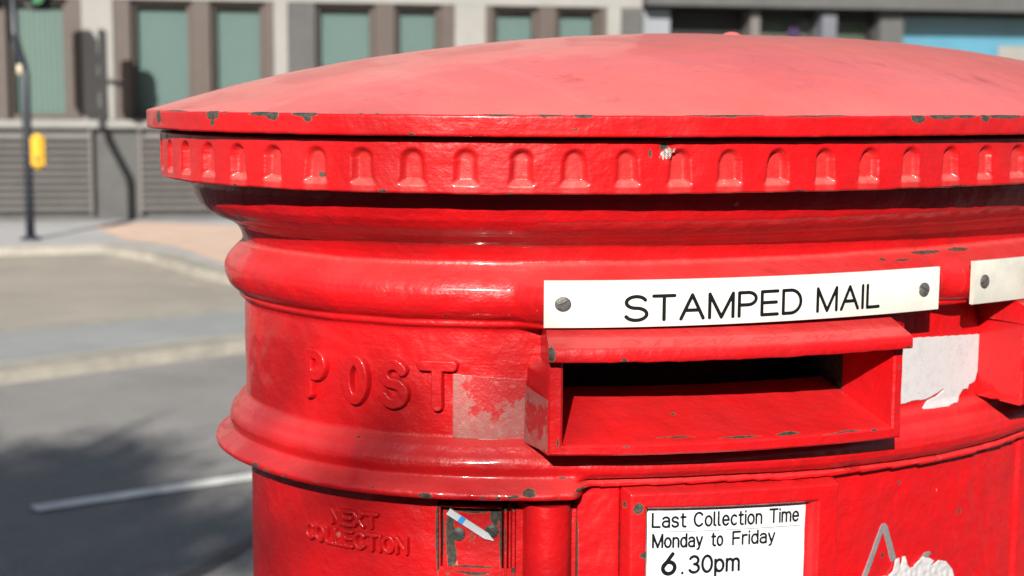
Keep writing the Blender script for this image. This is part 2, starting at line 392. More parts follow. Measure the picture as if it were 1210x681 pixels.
# dent where something struck the band
dent = np.exp(-(((S + 0.2912) / 0.0042) ** 2 + ((H + 0.0325) / 0.0048) ** 2))
O -= 0.0030 * dent * (0.6 + 0.8 * n1)
chb = chips(S, H, [(-0.4645, -0.0490, 0.0024, 0.0018, 1.3), (-0.2925, -0.0300, 0.0030, 0.0030, 1.1), (-0.30, -0.0345, 0.0012, 0.004, 0.9), (-0.5175, -0.0578, 0.003, 0.0012, 0.8),
                   (-0.600, -0.030, 0.004, 0.004, 0.8), (-0.09, -0.0582, 0.03, 0.0010, 0.75)] + scatter_chips(30, -0.6, 0.2, -0.0580, 0.0008, 8, 0.0004, 0.0018) + scatter_chips(20, -0.6, 0.2, -0.0275, 0.0008, 9, 0.0004, 0.0016))
mesh_obj('fluted_band', bend(S, O, H2).reshape(-1, 3), grid_faces(*S.shape, True, None, True), M['red'], PB, True, chb.ravel(), (0.38 * inside * sstep(-0.0500, -0.0512, H) * (1 - sstep(-0.0540, -0.0548, H)) + 0.14 * inside).ravel())  # niche feet paler: dusting, plus sun glint put into the colour
# bright scar of bare metal in that dent
def blob(name, s0, h0, o, pts, mat, parent, th=0.0006, res=0.0005, oF=None, chipf=None, bulge=0.0):
    """thin sheet with an arbitrary outline (pts in s,h) laid on the casting"""
    P = np.array(pts); a0, b0 = P.min(0); a1, b1 = P.max(0)
    ns, nh = max(3, int((a1 - a0) / res) + 1), max(3, int((b1 - b0) / res) + 1)
    s = np.linspace(a0, a1, ns); h = np.linspace(b0, b1, nh); S, H = np.meshgrid(s, h, indexing='ij')
    def inside(X, Y):
        r = np.zeros(X.shape, bool); j = len(P) - 1
        for i in range(len(P)):
            xi, yi = P[i]; xj, yj = P[j]
            cnd = ((yi > Y) != (yj > Y)) & (X < (xj - xi) * (Y - yi) / ((yj - yi) + 1e-15) + xi); r ^= cnd; j = i
        return r
    kp = inside(cen(S), cen(H))
    Ob = (oF(S, H) if oF else 0) + o
    Ob = Ob + th
    V = bend(S, Ob, H).reshape(-1, 3); fs = grid_faces(ns, nh, False, kp, True)
    nV = len(V); V2 = bend(S, Ob - th - 0.0004, H).reshape(-1, 3)
    # skirt so the sheet has an edge
    cnt = {}
    for f in fs:
        for q in range(4):
            e = (f[q], f[(q + 1) % 4]); cnt[e] = cnt.get(e, 0) + 1
    sk = [(b_, a_, a_ + nV, b_ + nV) for (a_, b_) in cnt if (b_, a_) not in cnt]
    allf = fs + sk; used = sorted({i for f in allf for i in f}); mp = {u: i for i, u in enumerate(used)}
    VV = np.vstack([V, V2]); VV = VV[used]
    at = None
    if chipf: at = np.concatenate([chipf(S, H).ravel()] * 2)[used]
    return mesh_obj(name, VV, [tuple(mp[i] for i in f) for f in allf], mat, parent, True, at)

# ---- lid: rolled rim and shallow dome
HT, HBt, DOME = -0.0118, -0.0247, 0.0615
sl = ring_s(-0.75, 0.28, 0.0011, 0.008)
rim_h = [HBt + 0.0008, HBt + 0.0002, HBt, HBt + 0.0006]; rim_o = [0.045, 0.0640, 0.0661, 0.0669]
hh = list(np.linspace(HBt + 0.0014, HT - 0.0013, 14)); rim_h += hh; rim_o += [0.0671 - 0.0022 * (x - HBt) * 0 for x in hh]
rim_h += [HT - 0.0007, HT - 0.0002, HT + 0.0001]; rim_o += [0.0668, 0.0661, 0.0648]
S, H = np.meshgrid(sl, np.array(rim_h), indexing='ij'); O = np.broadcast_to(np.array(rim_o), S.shape).copy()
n1 = nzg(S, H, 38, 7.0); n2 = nzg(S, H, 130, 1.0)
O += 0.0004 * n1 + 0.00022 * n2
wv = np.array([nz(s, 0, 30, 12.0) + 0.6 * nz(s, 0, 110, 15.0) for s in sl])[:, None]
H2 = H + 0.0004 * wv
Vr = bend(S, O, H2)
ed = HT
chr_ = chips(S, H, [(-0.5885, -0.0165, 0.0055, 0.0060, 1.0), (-0.5253, -0.0138, 0.0062, 0.0040, 1.15), (-0.5253, -0.0185, 0.0022, 0.0050, 0.8),
    (-0.491, -0.0126, 0.010, 0.0020, 1.0), (-0.4845, -0.0138, 0.0038, 0.0034, 1.1), (-0.4675, -0.0126, 0.0080, 0.0018, 1.1), (-0.466, -0.0150, 0.0030, 0.0030, 0.85),
    (-0.3765, -0.0118, 0.012, 0.0012, 0.9), (-0.3527, -0.0118, 0.012, 0.0012, 0.8), (-0.3363, -0.0122, 0.006, 0.0018, 1.1),
    (-0.262, -0.0118, 0.03, 0.0010, 0.95), (-0.205, -0.0118, 0.03, 0.0009, 0.95), (-0.1327, -0.0135, 0.0062, 0.0036, 1.2), (-0.112, -0.0125, 0.014, 0.0022, 1.1), (-0.092, -0.0122, 0.012, 0.0018, 1.05),
    (-0.075, -0.0135, 0.005, 0.0030, 1.1), (-0.055, -0.0125, 0.02, 0.0018, 1.1), (-0.02, -0.0125, 0.02, 0.0018, 1.0), (0.05, -0.0125, 0.04, 0.0016, 1.0),
    (-0.565, -0.0118, 0.02, 0.0010, 0.8), (-0.340, -0.0200, 0.0022, 0.0012, 0.8)] + scatter_chips(34, -0.64, 0.2, -0.0119, 0.0012, 5) + scatter_chips(22, -0.64, 0.2, -0.0240, 0.0012, 6, 0.0004, 0.0018))
lid = empty  # (kept simple: the lid is one mesh of two materials)
# dome rings
rho = np.concatenate([np.linspace(0.9985, 0.93, 14), np.linspace(0.92, 0.02, 70)])
ox, oy = Vr[:, -1, 0], Vr[:, -1, 1]
rings = []; dch = []
for r in rho:
    z = CZ + HT + 0.0001 + DOME * (1 - r ** 2.35)
    xx, yy = ox * r, oy * r
    zz = np.array([z + 0.0010 * noise.noise(Vector((x * 9, y * 9, 3.0))) * (1 - r ** 8) + 0.00035 * noise.noise(Vector((x * 45, y * 45, 8.0))) for x, y in zip(xx, yy)])
    rings.append(np.stack([xx, yy, zz], -1)); dch.append(np.zeros(len(xx)))
V = np.concatenate([Vr, np.stack(rings, 1)], 1); nu, nv = V.shape[:2]
ch = np.concatenate([chr_, np.stack(dch, 1)], 1)
Sd = np.repeat(sl[:, None], nv, 1); Hd = np.repeat(np.arange(nv)[None, :], nu, 0).astype(float)
fs = grid_faces(nu, nv, True, None, True)
Vf = V.reshape(-1, 3)
Vf = np.vstack([Vf, [[0, 0, CZ + HT + DOME]]]); ap = len(Vf) - 1
fs += [(((i + 1) % nu) * nv + nv - 1, i * nv + nv - 1, ap) for i in range(nu)]
lid = mesh_obj('lid', Vf, fs, M['red'], PB, True, np.append(ch.ravel(), 0))
lid.data.materials.append(M['red_lid'])
mi = np.zeros(len(fs), int)
nrim = len(rim_h)
for i, f in enumerate(fs):
    if f[0] % nv >= nrim - 1 or len(f) == 3: mi[i] = 1
lid.data.polygons.foreach_set('material_index', mi); 
mb = MB(); pts = []
kv = []; kf = []
for j in range(7):
    a = j / 6 * math.pi / 2
    for q in range(20):
        kv.append((0.0085 * math.cos(a) * math.cos(q * math.pi / 10) + 0.0, 0.0085 * math.cos(a) * math.sin(q * math.pi / 10), CZ + HT + DOME - 0.001 + 0.0045 * math.sin(a)))
for j in range(6):
    for q in range(20): kf.append((j * 20 + q, j * 20 + (q + 1) % 20, (j + 1) * 20 + (q + 1) % 20, (j + 1) * 20 + q))
mesh_obj('lid_stud', kv, kf, M['red_lid'], lid, True)

# ---- heights tilt slightly towards the right in this casting
def lerp(a, b, t): return a + (b - a) * t
def sweep(name, s0, s1, section, mat, parent, ds=0.002, tilt=0.0, wob=0.0, wobsel=None, cap=True, smooth=True, chipl=None, seed=0.0):
    """closed (o,h) section swept along the casting from s0 to s1; tilt = height change over the run"""
    n = max(2, int((s1 - s0) / ds)); ss = np.linspace(s0, s1, n + 1); sec = np.array(section); m_ = len(sec)
    V = []; A = []
    for i, s in enumerate(ss):
        dh = tilt * (s - s0) / (s1 - s0)
        ww = wob * (nz(s, 0, 60, seed) + 0.7 * nz(s, 0, 160, seed + 3)) if wob else 0
        wv = np.array([ww if (wobsel is None or wobsel(o, h)) else 0 for o, h in sec])
        V.append(bend(np.full(m_, s), sec[:, 0] + 0.4 * wv, sec[:, 1] + dh + wv))
        A.append(chips(np.full(m_, s), sec[:, 1] + dh, chipl) if chipl else np.zeros(m_))
    V = np.concatenate(V); fs = []
    for i in range(n):
        for k in range(m_):
            k2 = (k + 1) % m_; fs.append((i * m_ + k, i * m_ + k2, (i + 1) * m_ + k2, (i + 1) * m_ + k))
    if cap: fs += [tuple(range(m_ - 1, -1, -1)), tuple(range(n * m_, (n + 1) * m_))]
    o = mesh_obj(name, V, fs, mat, parent, False, np.concatenate(A))
    bm = bmesh.new(); bm.from_mesh(o.data); bmesh.ops.recalc_face_normals(bm, faces=bm.faces); bm.to_mesh(o.data); bm.free()
    if smooth:
        o.data.shade_smooth(); o.data.set_sharp_from_angle(angle=R(50))
    return o
def rbox(o0, o1, h0, h1, r=0.0012, n=3):
    """rounded rectangle section in (o,h)"""
    out = []
    for cxo, cyh, a0 in ((o1 - r, h1 - r, 0), (o0 + r, h1 - r, 90), (o0 + r, h0 + r, 180), (o1 - r, h0 + r, 270)):
        for q in range(n + 1):
            a = R(a0 + 90 * q / n); out.append((cxo + r * math.cos(a), cyh + r * math.sin(a)))
    return out
def patch(mbv, mbf, c00, c10, c11, c01, nu, nv):
    """bilinear patch in (s,o,h) mapped onto the casting"""
    n0 = len(mbv)
    u = np.linspace(0, 1, nu + 1)[:, None, None]; v = np.linspace(0, 1, nv + 1)[None, :, None]
    c00, c10, c11, c01 = map(np.array, (c00, c10, c11, c01))
    g = (1 - u) * (1 - v) * c00 + u * (1 - v) * c10 + u * v * c11 + (1 - u) * v * c01
    mbv.extend(g.reshape(-1, 3).tolist())
    mbf.extend([tuple(i + n0 for i in f) for f in grid_faces(nu + 1, nv + 1)])

def aperture(ds, rootL=-0.3610):
    """posting slot: drafted cheeks, rounded mouth edge, sloping chute"""
    v = []; f = []
    # corners L/R at (s, h)
    def q(s): return ds + s
    root = dict(L=rootL, R=-0.0985, T=-0.1500, BL=-0.2195, BR=-0.2262)
    fo = dict(L=-0.3488, R=-0.1121, T=-0.1500, BL=-0.2198, BR=-0.2268)
    fi = dict(L=-0.3432, R=-0.1178, T=-0.1590, BL=-0.2160, BR=-0.2212)
    of, ob_ = 0.0400, -0.0300
    def P(d, side, vert, o):
        sh = 0.000 if (d is root and side == 'L' and vert == 'T' and rootL < -0.355) else 0
        return (q(d[side]) + sh, o, d['T'] if vert == 'T' else d['B' + side])
    NS = 60
    e = 0.0012
    fo2 = {**fo, 'L': fo['L'] - e, 'R': fo['R'] + e, 'BL': fo['BL'] - e, 'BR': fo['BR'] - e}
    fi2 = {**fi, 'L': fi['L'] + e, 'R': fi['R'] - e, 'BL': fi['BL'] + e, 'BR': fi['BR'] + e}
    for (d1, o1), (d2, o2) in (((root, -0.002), (fo2, of - e)), ((fo2, of - e), (fo, of)), ((fo, of), (fi, of)), ((fi, of), (fi2, of - e))):
        if d1 is root and rootL < -0.355:
            hm = -0.1725
            patch(v, f, P(d1, 'L', 'B', o1), P(d2, 'L', 'B', o2), (q(d2['L']), o2, hm), (q(d1['L'] + 0.0012), o1, hm), 8, 30)
            patch(v, f, (q(d1['L'] + 0.0012), o1, hm), (q(d2['L']), o2, hm), (q(d2['L']), o2, hm + 0.0060), (q(-0.3512), o1, hm + 0.0060), 8, 6)
            patch(v, f, (q(-0.3512), o1, hm + 0.0060), (q(d2['L']), o2, hm + 0.0060), P(d2, 'L', 'T', o2), (q(-0.3512), o1, d1['T']), 8, 12)
        else: patch(v, f, P(d1, 'L', 'B', o1), P(d2, 'L', 'B', o2), P(d2, 'L', 'T', o2), P(d1, 'L', 'T', o1), 8, 40)
        patch(v, f, P(d2, 'R', 'B', o2), P(d1, 'R', 'B', o1), P(d1, 'R', 'T', o1), P(d2, 'R', 'T', o2), 8, 40)
        patch(v, f, P(d1, 'L', 'B', o1), P(d1, 'R', 'B', o1), P(d2, 'R', 'B', o2), P(d2, 'L', 'B', o2), NS, 6)
    bk = dict(L=fi2['L'], R=fi2['R'], T=-0.1570, BL=-0.1912, BR=-0.1965)
    # chute, then cheeks running inward
    patch(v, f, P(fi2, 'L', 'B', of - e), P(fi2, 'R', 'B', of - e), P(bk, 'R', 'B', ob_), P(bk, 'L', 'B', ob_), NS, 20)
    ok_ = -0.0090; kk = (of - e - ok_) / (of - e - ob_)
    for sd in ('L', 'R'):
        hk = fi2['B' + sd] + (bk['B' + sd] - fi2['B' + sd]) * kk
        patch(v, f, P(fi2, sd, 'B', of - e), P(fi2, sd, 'T', of - e), (q(bk[sd]), ok_, -0.1570), (q(bk[sd]), ok_, hk), 16, 16)
    v = np.array(v)
    wob = np.array([0.0005 * nz(a, c, 60, 2.0) + 0.00025 * nz(a, c, 170, 6.0) for a, b, c in v])
    A = chips(v[:, 0] - ds, v[:, 2], [(-0.232, -0.2162, 0.040, 0.0007, 0.72), (-0.198, -0.2168, 0.012, 0.0011, 0.95), (-0.155, -0.2192, 0.030, 0.0006, 0.72), (-0.134, -0.2203, 0.004, 0.0009, 0.95),
        (-0.268, -0.2140, 0.030, 0.0006, 0.66), (-0.305, -0.2168, 0.0018, 0.0010, 0.95), (-0.2640, -0.2052, 0.0050, 0.0009, 0.85), (-0.3445, -0.2130, 0.0012, 0.005, 0.72), (-0.1150, -0.1795, 0.0014, 0.004, 0.72),
        (-0.265, -0.1945, 0.010, 0.0006, 0.55)])
    W = bend(v[:, 0], v[:, 1] + wob, v[:, 2] + 0.6 * wob)
    o = mesh_obj('posting_slot', W, f, M['red'], PB, False, A)
    bm = bmesh.new(); bm.from_mesh(o.data); bmesh.ops.remove_doubles(bm, verts=bm.verts, dist=0.0002)
    bmesh.ops.recalc_face_normals(bm, faces=bm.faces); bm.to_mesh(o.data); bm.free()
    o.data.shade_smooth(); o.data.set_sharp_from_angle(angle=R(40))
    # unpainted inside, its deep shade put into the dark colour: roof, baffle, inner cheeks
    v2 = []; f2 = []; zi = (fi['L'] + 0.0005, fi['R'] - 0.0005)
    patch(v2, f2, (q(zi[0]), 0.034, -0.1604), (q(zi[1]), 0.034, -0.1604), (q(zi[1]), -0.075, -0.1590), (q(zi[0]), -0.075, -0.1590), NS, 4)
    patch(v2, f2, (q(zi[0]), -0.075, -0.1590), (q(zi[1]), -0.075, -0.1590), (q(zi[1]), -0.075, -0.24), (q(zi[0]), -0.075, -0.24), NS, 4)
    for a_ in (zi[0] + 0.0004, zi[1] - 0.0004): patch(v2, f2, (q(a_), -0.0092, -0.24), (q(a_), -0.0092, -0.159), (q(a_), -0.075, -0.159), (q(a_), -0.075, -0.24), 4, 4)
    v2 = np.array(v2)
    mesh_obj('slot_interior', bend(v2[:, 0], v2[:, 1], v2[:, 2]), f2, M['dark_metal'], o)
    # hood over the mouth
    sec = [(0.000, -0.1445), (0.024, -0.1420), (0.030, -0.1432), (0.0484, -0.1520), (0.0494, -0.1526), (0.0500, -0.1535), (0.0502, -0.1570), (0.0502, -0.1602), (0.0496, -0.1610), (0.0480, -0.1613), (0.000, -0.1600)]
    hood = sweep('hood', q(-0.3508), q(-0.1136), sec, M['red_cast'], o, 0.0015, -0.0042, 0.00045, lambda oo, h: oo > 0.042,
                 chipl=[(q(-0.3495), -0.1560, 0.003, 0.006, 1.0), (q(-0.3100), -0.1612, 0.003, 0.002, 0.8), (q(-0.117), -0.1640, 0.003, 0.002, 0.75)], seed=ds)
    return o
ap1 = aperture(0.0)
ap2 = aperture(0.3633, -0.3475)

# ---- lettering drawn from strokes (lines and arcs), so it has the plain sans shapes of the real plates
def arc(cx, cy, rx, ry, a0, a1, n=18):
    return [(cx + rx * math.cos(R(a0 + (a1 - a0) * k / n)), cy + ry * math.sin(R(a0 + (a1 - a0) * k / n))) for k in range(n + 1)]
def s_shape(w, h):
    return arc(w / 2, 0.755 * h, 0.46 * w, 0.245 * h, 22, 262) + arc(w / 2, 0.255 * h, 0.5 * w, 0.255 * h, 82, -158)
X_ = 0.72
GL = {
 'S': (0.58, [s_shape(0.58, 1)]), 'T': (0.58, [[(0, 1), (0.58, 1)], [(0.29, 1), (0.29, 0)]]),
 'A': (0.64, [[(0, 0), (0.32, 1), (0.64, 0)], [(0.115, 0.35), (0.525, 0.35)]]), 'M': (0.70, [[(0, 0), (0, 1), (0.35, 0), (0.70, 1), (0.70, 0)]]),
 'P': (0.52, [[(0, 0), (0, 1), (0.27, 1)] + arc(0.27, 0.735, 0.25, 0.265, 90, -90) + [(0, 0.47)]]), 'E': (0.50, [[(0.5, 1), (0, 1), (0, 0), (0.5, 0)], [(0, 0.52), (0.46, 0.52)]]),
 'D': (0.58, [[(0, 0), (0, 1), (0.24, 1)] + arc(0.24, 0.5, 0.34, 0.5, 90, -90) + [(0, 0)]]), 'I': (0.0, [[(0, 0), (0, 1)]]), 'L': (0.46, [[(0, 1), (0, 0), (0.46, 0)]]),
 'N': (0.54, [[(0, 0), (0, 1), (0.54, 0), (0.54, 1)]]), 'X': (0.54, [[(0, 0), (0.54, 1)], [(0, 1), (0.54, 0)]]), 'C': (0.60, [arc(0.32, 0.5, 0.32, 0.5, 42, 318)]),
 'O': (0.62, [arc(0.31, 0.5, 0.31, 0.5, 0, 360, 36)]), 'F': (0.48, [[(0, 0), (0, 1), (0.48, 1)], [(0, 0.50), (0.42, 0.50)]]),
 'a': (0.42, [arc(0.21, 0.50, 0.21, 0.22, 150, 0) + [(0.42, 0)], [(0.42, 0.42), (0.19, 0.42)] + arc(0.19, 0.21, 0.19, 0.21, 90, 270) + [(0.30, 0.0), (0.42, 0.13)]]),
 's': (0.40, [s_shape(0.40, X_)]), 't': (0.30, [[(0.11, 0.95), (0.11, 0.16)] + arc(0.25, 0.14, 0.14, 0.14, 180, 270) + [(0.30, 0)], [(0, X_), (0.29, X_)]]),
 'o': (0.45, [arc(0.225, X_ / 2, 0.225, X_ / 2, 0, 360, 30)]), 'l': (0.13, [[(0, 1), (0, 0.12)] + arc(0.11, 0.12, 0.11, 0.12, 180, 270)]), 'c': (0.40, [arc(0.22, X_ / 2, 0.22, X_ / 2, 48, 312)]),
 'e': (0.44, [[(0.01, 0.37), (0.44, 0.37)] + arc(0.22, X_ / 2, 0.22, X_ / 2, 0, 318)]), 'i': (0.0, [[(0, 0), (0, X_)], [(0, 0.95), (0, 0.985)]]),
 'n': (0.40, [[(0, 0), (0, X_)], [(0, 0.45)] + arc(0.20, 0.48, 0.20, 0.24, 175, 0) + [(0.40, 0)]]),
 'm': (0.66, [[(0, 0), (0, X_)], [(0, 0.45)] + arc(0.165, 0.50, 0.165, 0.22, 175, 0) + [(0.33, 0)], [(0.33, 0.45)] + arc(0.495, 0.50, 0.165, 0.22, 175, 0) + [(0.66, 0)]]),
 'd': (0.42, [arc(0.21, X_ / 2, 0.21, X_ / 2, 0, 360, 30), [(0.42, 0), (0.42, 1)]]), 'y': (0.42, [[(0, X_), (0.215, 0.02)], [(0.42, X_), (0.17, -0.17), (0.06, -0.24)]]),
 'r': (0.28, [[(0, 0), (0, X_)], [(0, 0.42)] + arc(0.21, 0.46, 0.21, 0.26, 178, 65)]), 'p': (0.43, [[(0, -0.27), (0, X_)], arc(0.215, X_ / 2, 0.215, X_ / 2, 0, 360, 30)]),
 '6': (0.52, [arc(0.26, 0.30, 0.26, 0.30, 0, 360, 30), [(0.42, 1), (0.05, 0.42)]]), '3': (0.50, [arc(0.25, 0.755, 0.22, 0.245, 155, -85), arc(0.25, 0.26, 0.25, 0.26, 88, -155)]),
 '0': (0.50, [arc(0.25, 0.5, 0.25, 0.5, 0, 360, 36)]), '.': (0.0, [[(0, 0.0), (0, 0.03)]]), ' ': (0.16, []),
}
def layout(text, s0, s1, hb0, hb1, cap, wd, gap=0.19):
    """stroke polylines in (s,h) filling s0..s1, centre lines kept wd/2 inside the box"""
    xs = []; x = 0
    for c in text: xs.append(x); x += GL[c][0] + gap
    tot = x - gap; kx = (s1 - s0 - wd) / max(tot, 1e-6) if tot > 0.05 else 0; out = []
    for c, x0 in zip(text, xs):
        for pl_ in GL[c][1]:
            out.append([(s0 + wd / 2 + (x0 + px) * kx, hb0 + (hb1 - hb0) * ((x0 + px) / max(tot, 1e-6)) + wd / 2 + py * (cap - wd)) for px, py in pl_])
    return out
def sdf(S, H, lines):
    d = np.full(S.shape, 9.0)
    for ln in lines:
        for (ax, ay), (bx, by) in zip(ln[:-1], ln[1:]):
            vx, vy = bx - ax, by - ay; L2 = vx * vx + vy * vy + 1e-16
            t = np.clip(((S - ax) * vx + (H - ay) * vy) / L2, 0, 1)
            np.minimum(d, np.hypot(S - ax - t * vx, H - ay - t * vy), out=d)
    return d
def stroke_grid(lines, wd, res, margin):
    """one local grid per glyph stroke group; yields S,H,dist"""
    P = np.array([p for l in lines for p in l]); a0, b0 = P.min(0) - margin; a1, b1 = P.max(0) + margin
    S, H = np.meshgrid(np.arange(a0, a1 + res, res), np.arange(b0, b1 + res, res), indexing='ij')
    return S, H, sdf(S, H, lines)
def words(items):
    for text, s0, s1, hb0, hb1, cap, wd in items:
        full = layout(text, s0, s1, hb0, hb1, cap, wd); k = 0
        for c in text:
            n_ = len(GL[c][1])
            if n_: yield full[k:k + n_], wd
            k += n_
def print_text(name, items, o0, mat, parent, res=0.0003):
    V = []; F = []
    for lines, wd in words(items):
        S, H, d = stroke_grid(lines, wd, res, wd / 2 + 3 * res)
        gx, gy = np.gradient(d, res); gl = np.hypot(gx, gy) + 1e-9
        keep = cen(d) < wd / 2
        near = np.abs(d - wd / 2) < 1.1 * res
        mv = np.where(near, wd / 2 - d, 0)
        S2, H2 = S + mv * gx / gl, H + mv * gy / gl
        vv = bend(S2, np.full(S.shape, o0), H2).reshape(-1, 3); fs = grid_faces(S.shape[0], S.shape[1], False, keep)
        used = sorted({i for f in fs for i in f}); mp = {u: i + len(V) for i, u in enumerate(used)}
        V += vv[used].tolist(); F += [tuple(mp[i] for i in f) for f in fs]
    return mesh_obj(name, V, F, mat, parent)
def cast_text(name, items, o0, depth, mat, parent, res=0.0005, soft=0.0016):
    """raised letters of a casting: flat face, softened shoulders, clogged with paint"""
    V = []; F = []
    for lines, wd in words(items):
        S, H, d = stroke_grid(lines, wd, res, wd / 2 + soft + 3 * res)
        n_ = nzg(S, H, 180, 4.0)
        r = d + 0.00025 * n_
        O = o0 + depth * (1 - sstep(wd / 2 - soft * 0.55, wd / 2 + soft * 0.75, r)) + 0.00018 * n_
        O = np.where(r > wd / 2 + soft * 0.75, o0 - 0.0012, O)
        keep = cen(d) < wd / 2 + soft * 1.3
        vv = bend(S, O, H).reshape(-1, 3); fs = grid_faces(S.shape[0], S.shape[1], False, keep)
        used = sorted({i for f in fs for i in f}); mp = {u: i + len(V) for i, u in enumerate(used)}
        V += vv[used].tolist(); F += [tuple(mp[i] for i in f) for f in fs]
    return mesh_obj(name, V, F, mat, parent, True)
cast_text('raised_lettering', [('P', -0.5170, -0.4970, -0.2022, -0.2022, 0.0345, 0.0074), ('O', -0.4840, -0.4635, -0.2018, -0.2018, 0.0335, 0.0074),
                               ('S', -0.4568, -0.4352, -0.2020, -0.2020, 0.0330, 0.0074), ('T', -0.4302, -0.4035, -0.2020, -0.2020, 0.0335, 0.0074)], -0.0004, 0.0056, M['red'], PB, 0.0005, 0.0011)
cast_text('raised_lettering', [('NEXT', -0.4985, -0.4590, -0.2868, -0.2853, 0.0118, 0.0028), ('COLLECTION', -0.5235, -0.4375, -0.3014, -0.3000, 0.0127, 0.0027)], -0.0034, 0.0042, M['red'], PB, 0.00035, 0.0008)

# ---- enamel style plates with screws
def screw(s, h, o, r, ang, parent, name='screw', mat=None, slot=True):
    n, k = 11, 28; v = []; f = []
    ca, sa = math.cos(ang), math.sin(ang)
    xs = np.linspace(-1, 1, 33)
    V = []; idx = {}
    for i, x in enumerate(xs):
        for j, y in enumerate(xs):
            rr = math.hypot(x, y)
            sc = 1 if rr < 1 else 1 / rr
            x2, y2 = x * sc, y * sc; rr = min(rr, 1)
            hh_ = 0.32 * math.sqrt(max(0, 1 - 0.86 * rr * rr)) * (0 if math.hypot(x, y) > 1.02 else 1)
            d = abs(-sa * x2 + ca * y2)
            if slot and d < 0.13 and rr < 0.98: hh_ = max(0.05, hh_ - 0.28)
            V.append((s + x2 * r, o + hh_ * r, h + y2 * r))
    V = np.array(V)
    return mesh_obj(name, bend(V[:, 0], V[:, 1], V[:, 2]), grid_faces(33, 33, False, None, False), mat or M['screw'], parent, False)
pl = sweep('name_plate', -0.3523, -0.0748, rbox(0.0310, 0.0345, -0.1422, -0.1129, 0.0004, 2), M['sign'], PB, 0.002, -0.0018, smooth=True)
pl['label'] = 'white plate reading STAMPED MAIL'
print_text('printed_lettering', [('STAMPED', -0.3072, -0.1905, -0.1393, -0.1391, 0.0170, 0.0022), ('MAIL', -0.1800, -0.1288, -0.1391, -0.1390, 0.0168, 0.0022)], 0.0347, M['ink'], pl)
screw(-0.3418, -0.1274, 0.0344, 0.0046, R(25), pl); screw(-0.0893, -0.1294, 0.0344, 0.0049, R(-32), pl)
M['sign_aged'] = simple('aged_cream_plastic', (0.50, 0.485, 0.43), 0.45, 0.12, 40, 0.1, 120, var2=(0.32, 0.30, 0.25))
pl2 = sweep('name_plate', -0.0388, 0.235, rbox(0.0310, 0.0345, -0.1436, -0.1131, 0.0004, 2), M['sign_aged'], PB, 0.002, -0.0018, smooth=True)
pl2['label'] = 'white plate cut off at the right edge'
screw(-0.0278, -0.1280, 0.0344, 0.0049, R(20), pl2)

# ---- height-field casting round the collection tablet, hinge and notice frame
def hfield(name, s0, s1, h0, h1, fn, mat, parent, rs=0.0008, rh=0.0008, chipl=None, back=-0.004, noise_a=0.0003):
    ns, nh = int((s1 - s0) / rs) + 1, int((h1 - h0) / rh) + 1
    S, H = np.meshgrid(np.linspace(s0, s1, ns), np.linspace(h0, h1, nh), indexing='ij')
    O = fn(S, H) + noise_a * (nzg(S, H, 70, 5.0) + 0.5 * nzg(S, H, 190, 2.0))
    # side walls back to the shaft
    Sp = np.pad(S, 1, 'edge'); Hp = np.pad(H, 1, 'edge'); Op = np.pad(O, 1, 'constant', constant_values=back)
    A = chips(Sp, Hp, chipl).ravel() if chipl else None
    o = mesh_obj(name, bend(Sp, Op, Hp).reshape(-1, 3), grid_faces(ns + 2, nh + 2, False, None, False), mat, parent, False, A)
    bm = bmesh.new(); bm.from_mesh(o.data); bmesh.ops.recalc_face_normals(bm, faces=bm.faces); bm.to_mesh(o.data); bm.free()
    o.data.shade_smooth(); o.data.set_sharp_from_angle(angle=R(58))
    return o
HB_ = -0.46
def tablet(S, H):   # pocket holding the plate
    o = np.full(S.shape, -0.0015)
    inx = sstep(-0.4172, -0.4160, S) * (1 - sstep(-0.3758, -0.3750, S)) * sstep(-0.3090, -0.3078, H) * (1 - sstep(-0.2668, -0.2660, H))
    return o - 0.0095 * inx
dkch = [(-0.396, -0.287, 0.03, 0.03, 0.36), (-0.4110, -0.287, 0.0040, 0.030, 1.0), (-0.396, -0.2690, 0.018, 0.0040, 1.0), (-0.3800, -0.2730, 0.0045, 0.010, 1.0), (-0.396, -0.3082, 0.02, 0.0018, 0.9), (-0.4172, -0.285, 0.0022, 0.03, 1.1),
        (-0.3760, -0.285, 0.0016, 0.03, 0.9), (-0.4085, -0.300, 0.003, 0.010, 0.95), (-0.366, -0.309, 0.004, 0.004, 0.9), (-0.392, -0.3095, 0.012, 0.0018, 0.8), (-0.3655, -0.285, 0.0010, 0.02, 0.7)]
tb = hfield('collection_tablet', -0.4215, -0.3752, -0.3135, -0.2645, tablet, M['red'], PB, 0.0005, 0.0006, dkch, -0.014)
screw(-0.4052, -0.2862, -0.0110, 0.0046, R(-25), tb, mat=M['dark_metal']); screw(-0.3822, -0.2835, -0.0110, 0.0046, R(-25), tb, mat=M['dark_metal'])
def slide(S, H):
    bars = np.exp(-((S + 0.3728) / 0.0013) ** 8) + np.exp(-((S + 0.3676) / 0.0016) ** 8)
    return -0.0095 + 0.0085 * np.clip(bars, 0, 1) * (H < -0.2660)
hfield('slide_rail', -0.3750, -0.3655, -0.3135, -0.2650, slide, M['red'], PB, 0.0004, 0.0012,
       [(-0.3676, -0.3070, 0.0025, 0.0030, 1.0), (-0.3655, -0.280, 0.0012, 0.02, 0.85), (-0.3728, -0.285, 0.0007, 0.02, 0.75), (-0.3735, -0.2665, 0.004, 0.0018, 1.0), (-0.3660, -0.2665, 0.004, 0.0015, 0.8)], -0.014)
def hinge(S, H):
    c = np.clip(1 - ((S + 0.3455) / 0.0163) ** 2, 0, 1) ** 0.5
    return -0.006 + 0.0185 * c
hfield('hinge_barrel', -0.3645, -0.3284, HB_, -0.2615, hinge, M['red'], PB, 0.0007, 0.002, [(-0.330, -0.265, 0.004, 0.004, 0.8)], -0.014)
